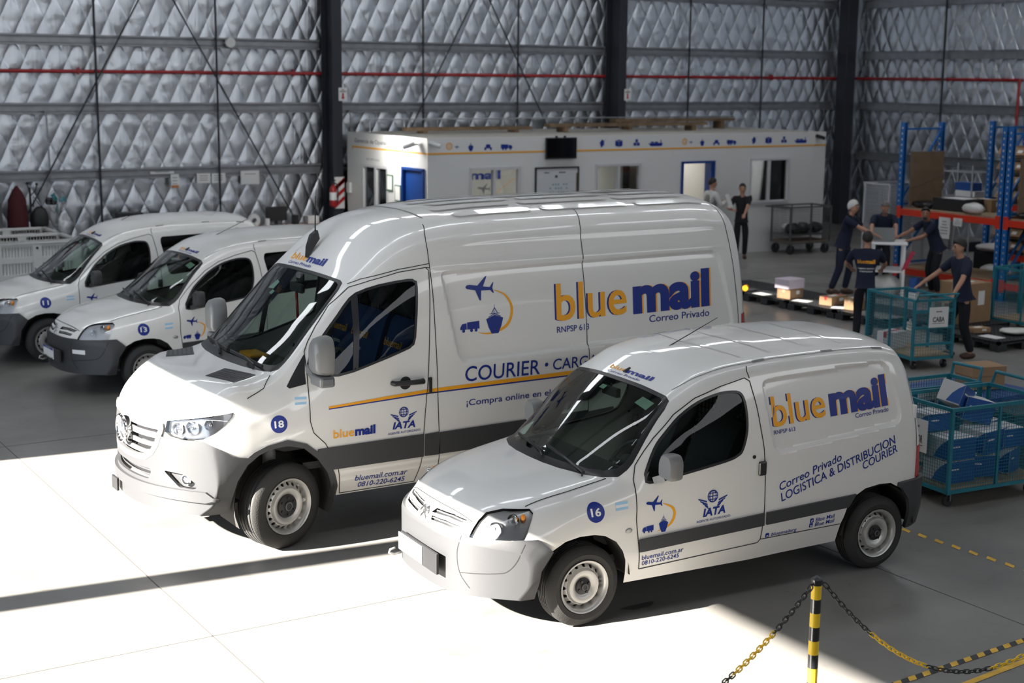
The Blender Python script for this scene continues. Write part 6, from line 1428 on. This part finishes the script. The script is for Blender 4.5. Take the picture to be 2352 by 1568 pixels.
t = thing('coat_stand', 'black coat stand with a dark red jacket behind the white bins', 'coat stand', (6.72, 27.7, 0)); g = MB(); g.cyl((0, 0, 0), (0, 0, 1.66), .02); g.cyl((0, 0, 0), (0, 0, .03), .2); g.tube([(0, 0, 1.5), (.10, 0, 1.6), (.13, 0, 1.7)], .012); g.tube([(0, 0, 1.5), (-.02, 0, 1.62), (-.04, 0, 1.72)], .012); g.ball((.13, 0, 1.72), .028); g.ball((-.04, 0, 1.74), .028); g.build('stand', black_m, t, 40)
t = MB(); t.lathe([(.02, 1.70), (.09, 1.6), (.16, 1.45), (.19, 1.1), (.2, .75), (.17, .7)], (6.48, 27.7, 0), n=18); tag(t.build('hanging_jacket', mat('dark_red_cloth', (.06, .008, .012), .9, bump=.5, bscale=9), None, True), 'dark red jacket hanging behind the white bins', 'jacket')
t = MB(); t.ball((6.86, 27.62, 1.06), .2, 16, 10, (.85, .6, 1.3)); t.tube([(6.75, 27.6, 1.3), (6.76, 27.64, 1.5), (6.9, 27.6, 1.3)], .012); tag(t.build('backpack', black_m, None, True), 'black backpack hanging beside the dark red jacket', 'bag')
t = thing('pedestal_fan', 'pedestal fan with teal blades by the silver wall', 'fan', (7.22, 27.75, 0), R(35)); g = MB(); g.cyl((0, 0, 0), (0, 0, .03), .2); g.cyl((0, 0, .03), (0, 0, 1.3), .018); g.build('pole', galv, t, 40); g = MB(); g.cyl((0, .05, 1.38), (0, .22, 1.38), .07, n=16); g.build('motor', black_m, t, 40); g = MB()
for k in range(3):
    a = k*2.094+.3; d = V((math.cos(a), 0, math.sin(a))); n_ = V((-math.sin(a), .35, math.cos(a))); g.prism([(.03, -.03), (.20, -.06), (.22, .03), (.05, .04)], d, n_.normalized(), (0, -.02, 1.38), (0, .006, 0))
g.build('blade', mat('teal_blade', (.03, .25, .30), .4), t); g = MB()
for y, s in ((-.07, .8), (-.02, 1), (.05, .85)): g.tube([(.235*s*math.cos(a), y, 1.38+.235*s*math.sin(a)) for a in [2*math.pi*i/30 for i in range(30)]], .004, 5, closed=True)
for i in range(24): a = 2*math.pi*i/24; g.tube([(.03*math.cos(a), -.09, 1.38+.03*math.sin(a)), (.19*math.cos(a), -.07, 1.38+.19*math.sin(a)), (.235*math.cos(a), -.02, 1.38+.235*math.sin(a)), (.2*math.cos(a), .05, 1.38+.2*math.sin(a))], .002, 4)
g.build('guard', galv, t, clean=False)
carton_box('grey cabinet box at the left edge behind the white bins', (5.85, 27.70, 0), 0, (.6, .5, 1.42), mat('grey_cabinet', (.08, .08, .085), .5), None, name='cabinet')
def desk(label, x, y, w, topm):
    t = thing('desk', label, 'desk', (x, y, 0)); g = MB(); g.box((0, 0, .735), (w, .62, .03)); g.build('desk_top', topm, t)
    for sx in (-w/2+.03, w/2-.03): g = MB(); g.box((sx, 0, .36), (.04, .58, .72)); g.build('side_panel', plastic_s, t)
    g = MB(); g.box((0, -.28, .45), (w-.1, .02, .5)); g.build('front_panel', plastic_s, t)
desk('brown topped desk under the notices by the column', 11.75, 27.6, 1.75, mat('orange_wood', (.20, .075, .03), .45)); desk('dark desk behind the farthest small van', 9.1, 27.8, 1.8, black_m)
t = thing('monitor', 'black computer monitor on the brown desk', 'monitor', (11.62, 27.72, .751)); g = MB(); g.box((0, 0, .22), (.46, .04, .29)); g.build('housing', black_m, t, bevel=.006); g = MB(); g.box((0, .02, .06), (.06, .04, .12)); g.box((0, .02, .006), (.22, .16, .012)); g.build('stand', plastic_s, t)
carton_box('black monitor box standing on the dark desk', (8.62, 27.85, .751), 0, (.46, .30, .36), black_m, None); carton_box('small brown box in front of the black monitor box', (8.72, 27.58, .751), 0, (.16, .14, .2), carton, None)
poly_bag('heap of black plastic on the dark desk', (9.45, 27.75, .751), 0, (.85, .45, .26), bag_b, seed=40); carton_box('low black case at the left end of the dark desk', (8.34, 27.75, .751), 0, (.26, .30, .22), black_m, None)
t = MB(); t.lathe([(.055, -.03), (.13, -.03), (.13, .03), (.055, .03), (.055, -.03)], (11.02, 27.45, .881), (0, 1, .15), 24); tag(t.build('tape_roll', wht, None, 40), 'white roll standing on the left of the brown desk', 'roll')
t = MB(); t.cyl((11.33, 27.5, .75), (11.33, 27.5, .90), .05, n=18); tag(t.build('cup', wht, None, 40), 'white cup between the roll and the monitor', 'cup'); t = MB(); t.box((12.35, 27.6, .83), (.24, .2, .16)); tag(t.build('card_terminal', wall_white, bevel=.01), 'small white device on the right of the brown desk', 'device')
t = thing('printer_dock', 'black dock beside the monitor on the brown desk', 'device', (11.98, 27.6, .751)); g = MB(); g.box((0, 0, .1), (.08, .2, .2)); g.build('housing', plastic_s, t, bevel=.005)
# ------------------------------------------------------------------ people
skin_a = mat('skin_tone', (.42, .22, .145), .5); skin_b = mat('tanned_skin', (.30, .15, .095), .5)
navy_c = mat('navy_polo_cloth', (.006, .011, .032), .85, bump=.3, bscale=30); black_c = mat('black_trouser_cloth', (.006, .007, .011), .9); jean_c = mat('navy_work_trousers', (.010, .015, .035), .9); white_c = mat('white_shirt_cloth', (.55, .55, .54), .8); vest_c = mat('grey_vest_cloth', (.21, .20, .175), .8); shirt_k = mat('black_shirt_cloth', (.006, .006, .008), .9)
hair_d = mat('dark_hair', (.012, .009, .008), .6, bump=.4, bscale=120); hair_w = mat('white_hair', (.62, .61, .59), .6, bump=.4, bscale=120); hair_g = mat('short_grey_hair', (.16, .15, .14), .6, bump=.4, bscale=150); shoe_m = mat('brown_shoe', (.06, .03, .02), .6); eye_m = mat('eye_dark', (.01, .01, .01), .3); lip_m = mat('lip_tone', (.26, .09, .07), .5)
def skin_mesh(name, P, E, rad, root, mats, sub=2):
    me = bpy.data.meshes.new('sk'); me.from_pydata([tuple(p) for p in P], E, []); o = bpy.data.objects.new('sk', me); COL.objects.link(o)
    sk = o.modifiers.new('skin', 'SKIN'); sk.branch_smoothing = .3; sk.use_smooth_shade = True; d = me.skin_vertices[0].data
    for i, r in enumerate(rad): d[i].radius = r if isinstance(r, tuple) else (r, r); d[i].use_root = (i == root)
    ss = o.modifiers.new('sub', 'SUBSURF'); ss.levels = sub; ss.render_levels = sub
    dg = bpy.context.evaluated_depsgraph_get(); dg.update(); out = bpy.data.meshes.new_from_object(o.evaluated_get(dg)); out.name = name
    bpy.data.objects.remove(o); bpy.data.meshes.remove(me); out.materials.clear(); fin(out, mats, True); return out
def ik(a, b, l1, l2, pole):
    a, b = V(a), V(b); d = b-a; L = min(d.length, (l1+l2)*.995); d.normalize(); b = a+d*L; x = (l1*l1-l2*l2+L*L)/(2*L); h = math.sqrt(max(0, l1*l1-x*x)); p = V(pole); p = (p-d*p.dot(d)).normalized(); return a+d*x+p*h, b
def person(label, pos, face_deg, height, hands, shirt, pants, skin, hair, lean=0, look=(0, 0), hair_style='short', feet=None, beard=None, vest=None, sleeve=.55, poles=None, back_text=False, stubble=False, fem=False):
    """hands: world targets (left, right); face_deg: heading of the body in the plan; look: extra head yaw / pitch in degrees"""
    rz = R(face_deg+90); t = thing('person', label, 'person', (*pos, 0), rz); k = height/1.76; Rl = Matrix.Rotation(R(lean), 3, 'X')
    I = (Matrix.Translation((*pos, 0)) @ Matrix.Rotation(rz, 4, 'Z')).inverted()
    piv = V((0, 0, .95*k)); U = lambda x, y, z: piv+Rl @ (V((x*k, y*k, z*k))-piv)
    sw = .165 if fem else .19
    P = []; E = []; rad = []
    def add(p, r, par=None):
        P.append(V(p)); rad.append((r[0]*k, r[1]*k) if isinstance(r, tuple) else r*k)
        if par is not None: E.append((par, len(P)-1))
        return len(P)-1
    pel = add((0, 0, .95*k), (.105, .080)); sp = add(U(0, .01, 1.12), (.10, .075), pel); ch = add(U(0, .01, 1.32), (.12, .080), sp); nb = add(U(0, .01, 1.445), (.060, .055), ch)
    hp = U(0, 0, 1.60); Hm = Matrix.Rotation(R(look[0]), 3, 'Z') @ Matrix.Rotation(R(lean*.35+look[1]), 3, 'X'); hc = hp+V((0, 0, .03*k)); HL = lambda x, y, z: hc+Hm @ V((x*k, y*k, z*k))
    nk = add(U(0, 0, 1.515), (.055, .055), nb); jaw = add(HL(0, -.018, -.075), (.060, .068), nk); hm = add(HL(0, -.005, 0), (.076, .094), jaw); ht = add(HL(0, .005, .075), (.066, .082), hm)
    nose = add(HL(0, -.092, -.012), .013, hm); nose2 = add(HL(0, -.112, -.030), .012, nose)
    for s in (-1, 1): e_ = add(HL(s*.078, .012, -.012), .012, hm); add(HL(s*.088, .02, -.002), .011, e_)
    S = []; HW = [I @ V(h) if h is not None else None for h in hands]; arms = []
    for i, s in enumerate((1, -1)):                       # left hand is on local +X
        sh_ = U(s*sw, .01, 1.415); tg = HW[i] if HW[i] is not None else U(s*.26, -.05, .86)
        pol = (poles[i] if poles else (s*.7, .8, -.5)); el, wr = ik(sh_, tg, .295*k, .265*k, pol); arms.append((sh_, el, wr))
        a0 = add(sh_, .050, ch); a1 = add(sh_.lerp(el, .5), .044, a0); a2 = add(el, .041, a1); a3 = add(el.lerp(wr, .45), .038, a2); a4 = add(wr, .026, a3)
        d = (wr-el).normalized(); dn = (d+V((0, 0, -.55))).normalized(); sd = V((0, 0, 1)).cross(d); sd = sd.normalized() if sd.length > .05 else V((1, 0, 0))
        pm = add(wr+d*.05*k, (.036, .022), a4)
        for j, (o_, L) in enumerate(((-.030, .065), (-.010, .078), (.010, .073), (.030, .055))):
            b0 = wr+d*.085*k+sd*o_*k; f1 = add(b0, .010, pm); f2 = add(b0+d*L*.5*k+V((0, 0, -.008*k)), .0092, f1); add(b0+d*L*.55*k+dn*L*.5*k, .008, f2)
        th = add(wr+d*.035*k-sd*s*-.034*k*(-1), .011, pm); add(wr+d*.075*k+sd*s*-.055*k, .010, th)
    ft = feet or ((.10, 0), (-.10, 0)); legs = []
    for s, (fx, fy) in zip((1, -1), ft):
        hip = V((s*.092*k, 0, .90*k)); an = V((fx*k, (fy+.02)*k, .085*k)); kn, _ = ik(hip, an, .42*k, .42*k, (0, -1, 0)); legs.append((hip, kn, an))
        h0 = add(hip, .072, pel); h1 = add(hip.lerp(kn, .5), .062, h0); h2 = add(kn, .048, h1); h3 = add(kn.lerp(an, .4), .044, h2); h4 = add(an, .038, h3); add(an+V((0, -.13*k, -.045*k)), .034, h4)
    link('body', skin_mesh('body', P, E, rad, pel, skin), t)
    # clothing grown on the same skeleton
    def cloth(nm, pts, edges, rr, root, m): return link(nm, skin_mesh(nm, pts, edges, rr, root, m), t)
    Q = []; Ed = []; rr = []
    def ad(p, r, par=None):
        Q.append(V(p)); rr.append((r[0]*k, r[1]*k) if isinstance(r, tuple) else r*k)
        if par is not None: Ed.append((par, len(Q)-1))
        return len(Q)-1
    c0 = ad(U(0, .0, .88), (.148, .122)); c1 = ad(U(0, .0, 1.0), (.158, .128), c0); c2 = ad(U(0, .005, 1.14), (.140 if fem else .158, .120), c1); c3 = ad(U(0, .01, 1.33), (.160 if fem else .182, .122), c2); c4 = ad(U(0, .012, 1.45), (.088, .080), c3); ad(U(0, .008, 1.485), (.070, .070), c4)
    for (a, e, w) in arms:
        q0 = ad(a, .080, c3); q1 = ad(a.lerp(e, .5), .066, q0); q2 = ad(a.lerp(e, min(1, sleeve*1.5)), .060, q1)
        if sleeve > .8: q3 = ad(e.lerp(w, .5), .050, q2); ad(e.lerp(w, .97), .040, q3)
    so = cloth('shirt', Q, Ed, rr, c1, shirt)
    if vest:
        Q.clear(); Ed.clear(); rr.clear(); c0 = ad(U(0, 0, .86), (.176, .142)); c1 = ad(U(0, 0, 1.0), (.172, .142), c0); c2 = ad(U(0, .005, 1.16), (.172, .134), c1); c3 = ad(U(0, .01, 1.33), (.190, .134), c2); ad(U(0, .012, 1.43), (.12, .10), c3); cloth('vest', Q, Ed, rr, c1, vest)
    Q.clear(); Ed.clear(); rr.clear(); g0 = ad((0, 0, .99*k), (.150, .118)); g1 = ad((0, 0, .92*k), (.150, .12), g0)
    for (h, kn, a) in legs: l0 = ad(h+V((0, 0, -.04*k)), .102, g1); l1 = ad(h.lerp(kn, .5), .090, l0); l2 = ad(kn, .074, l1); l3 = ad(kn.lerp(a, .5), .068, l2); ad(a+V((0, 0, .0)), .060, l3)
    cloth('trousers', Q, Ed, rr, g1, pants)
    for (h, kn, a) in legs:
        g = MB(); g.ball((a.x, a.y-.05*k, .045*k), 1, 16, 10, (.048*k, .135*k, .05*k)); g.v = [(p[0], p[1], max(0, p[2])) for p in g.v]; g.build('shoe', shoe_m, t, True)
    # head details
    g = MB()
    for s in (-1, 1): g.ball(HL(s*.032, -.083, .012), .0105*k, 10, 6)
    g.build('eyes', eye_m, t, True)
    g = MB()
    for s in (-1, 1): g.bar(HL(s*.018, -.094, .034), HL(s*.050, -.084, .034), .010*k, .007*k)
    g.build('eyebrows', hair, t); g = MB(); g.ball(HL(0, -.080, -.066), 1, 12, 6, (.024*k, .012*k, .007*k)); g.build('mouth', lip_m, t, True)
    g = MB(); n, m = 22, 14; vs = []; fs = []
    off_ = {'short': -7, 'crew': 0, 'full': -20, 'tied': -8}[hair_style]; grow = {'short': 1.02, 'crew': .985, 'full': 1.09, 'tied': 1.03}[hair_style]
    for i in range(m+1):
        for j in range(n):
            az = 2*math.pi*j/n                                    # +Y is the back of the head
            low = (off_ if math.sin(az) > -.6 else off_*.3)-41*math.sin(az)+(6 if math.sin(az) < 0 else 0)*math.cos(2*az); el = R(90-(90-low)*i/m)
            vs.append(HL(.083*grow*math.cos(el)*math.cos(az), .014+.098*grow*math.cos(el)*math.sin(az), .022+.108*grow*math.sin(el)))
    for i in range(m): fs += [(i*n+j, (i+1)*n+j, (i+1)*n+(j+1) % n, i*n+(j+1) % n) for j in range(n)]
    g.add(vs, fs)
    if hair_style == 'tied': g.ball(HL(0, .125, .03), .042*k, 12, 8)
    g.build('hair', hair, t, True)
    if beard:
        g = MB(); g.ball(HL(0, -.052, -.085), 1, 14, 8, (.050*k, .036*k, .030*k)); g.build('beard', beard, t, True)
    if back_text:
        bv = BVHTree.FromPolygons([v.co for v in so.data.vertices], [p.vertices for p in so.data.polygons])
        for tx, z, w, cap, m_, bo in (('blue', 1.255, (-.135, -.02), .062, yel, 0), ('mail', 1.255, (-.012, .135), .062, yel, .03), ('Logistica nacional', 1.165, (-.125, .125), .026, wht, 0), ('e internacional', 1.12, (-.10, .10), .026, wht, 0)):
            g = fit_text(tx, (w[0]*k, z*k), (w[1]*k, z*k), cap*k, bold=bo); out = []
            for p in g.v:
                h = bv.ray_cast(V((-p[0], 1, p[1])), V((0, -1, 0))); out.append(tuple(h[0]+V((0, .004, 0))) if h[0] else (-p[0], .13, p[1]))
            g.v = out; g.build('shirt_lettering', m_, so, clean=False)
    return t
person('man seen from behind in a navy polo with yellow and white back lettering', (15.5, 15.1), 44, 1.62, ((15.62, 15.52, 1.02), (15.95, 15.22, 1.02)), navy_c, black_c, skin_a, hair_d, 2, (0, 8), 'short', back_text=True, poles=((.9, .5, -.3), (-.9, .5, -.3)))
person('white haired man in a navy polo leaning on the standing table', (18.62, 18.72), -62, 1.70, ((19.08, 18.38, 1.0), (18.95, 17.98, 1.0)), navy_c, jean_c, skin_a, hair_w, 14, (-10, 4), 'full', feet=((.10, -.05), (-.12, .14)))
person('grey haired bearded man bending over the laptop', (19.82, 18.95), -130, 1.66, ((19.45, 18.25, 1.0), (19.2, 18.62, 1.0)), navy_c, black_c, skin_a, hair_g, 22, (8, 20), 'crew', beard=hair_g)
person('dark bearded man leaning in from the right of the standing table', (19.90, 17.72), 165, 1.66, ((19.42, 17.92, 1.0), (19.25, 18.1, 1.02)), navy_c, black_c, skin_b, hair_d, 26, (52, -12), 'crew', beard=hair_d, poles=((.4, .5, .3), (-.7, .8, -.5)))
person('man in a navy polo pushing the CABA cart', (15.72, 13.50), 163, 1.67, ((15.26, 13.25, .95), (15.34, 13.95, .97)), navy_c, black_c, skin_a, hair_d, 8, (-4, 4), 'short', feet=((.10, .12), (-.10, -.1)))
person('man in a grey vest over a white shirt reading by the blue doorway', (19.80, 23.85), -12, 1.72, ((20.12, 23.95, 1.20), (20.12, 23.72, 1.22)), white_c, black_c, skin_a, hair_d, 4, (0, 14), 'short', vest=vest_c, sleeve=1.0)
person('woman in a black t-shirt holding white sheets by the office', (20.42, 23.55), -125, 1.60, ((20.22, 23.22, .98), (20.08, 23.44, 1.06)), shirt_k, shirt_k, skin_a, hair_d, 0, (0, 0), 'tied', fem=True)
g = MB(); g.box((20.02, 23.50, 1.24), (.22, .006, .30), Matrix.Rotation(.5, 3, 'Z') @ Matrix.Rotation(-.4, 3, 'X')); tag(g.build('paper_sheets', paper), 'white sheets held between the man in the vest and the woman', 'paper')
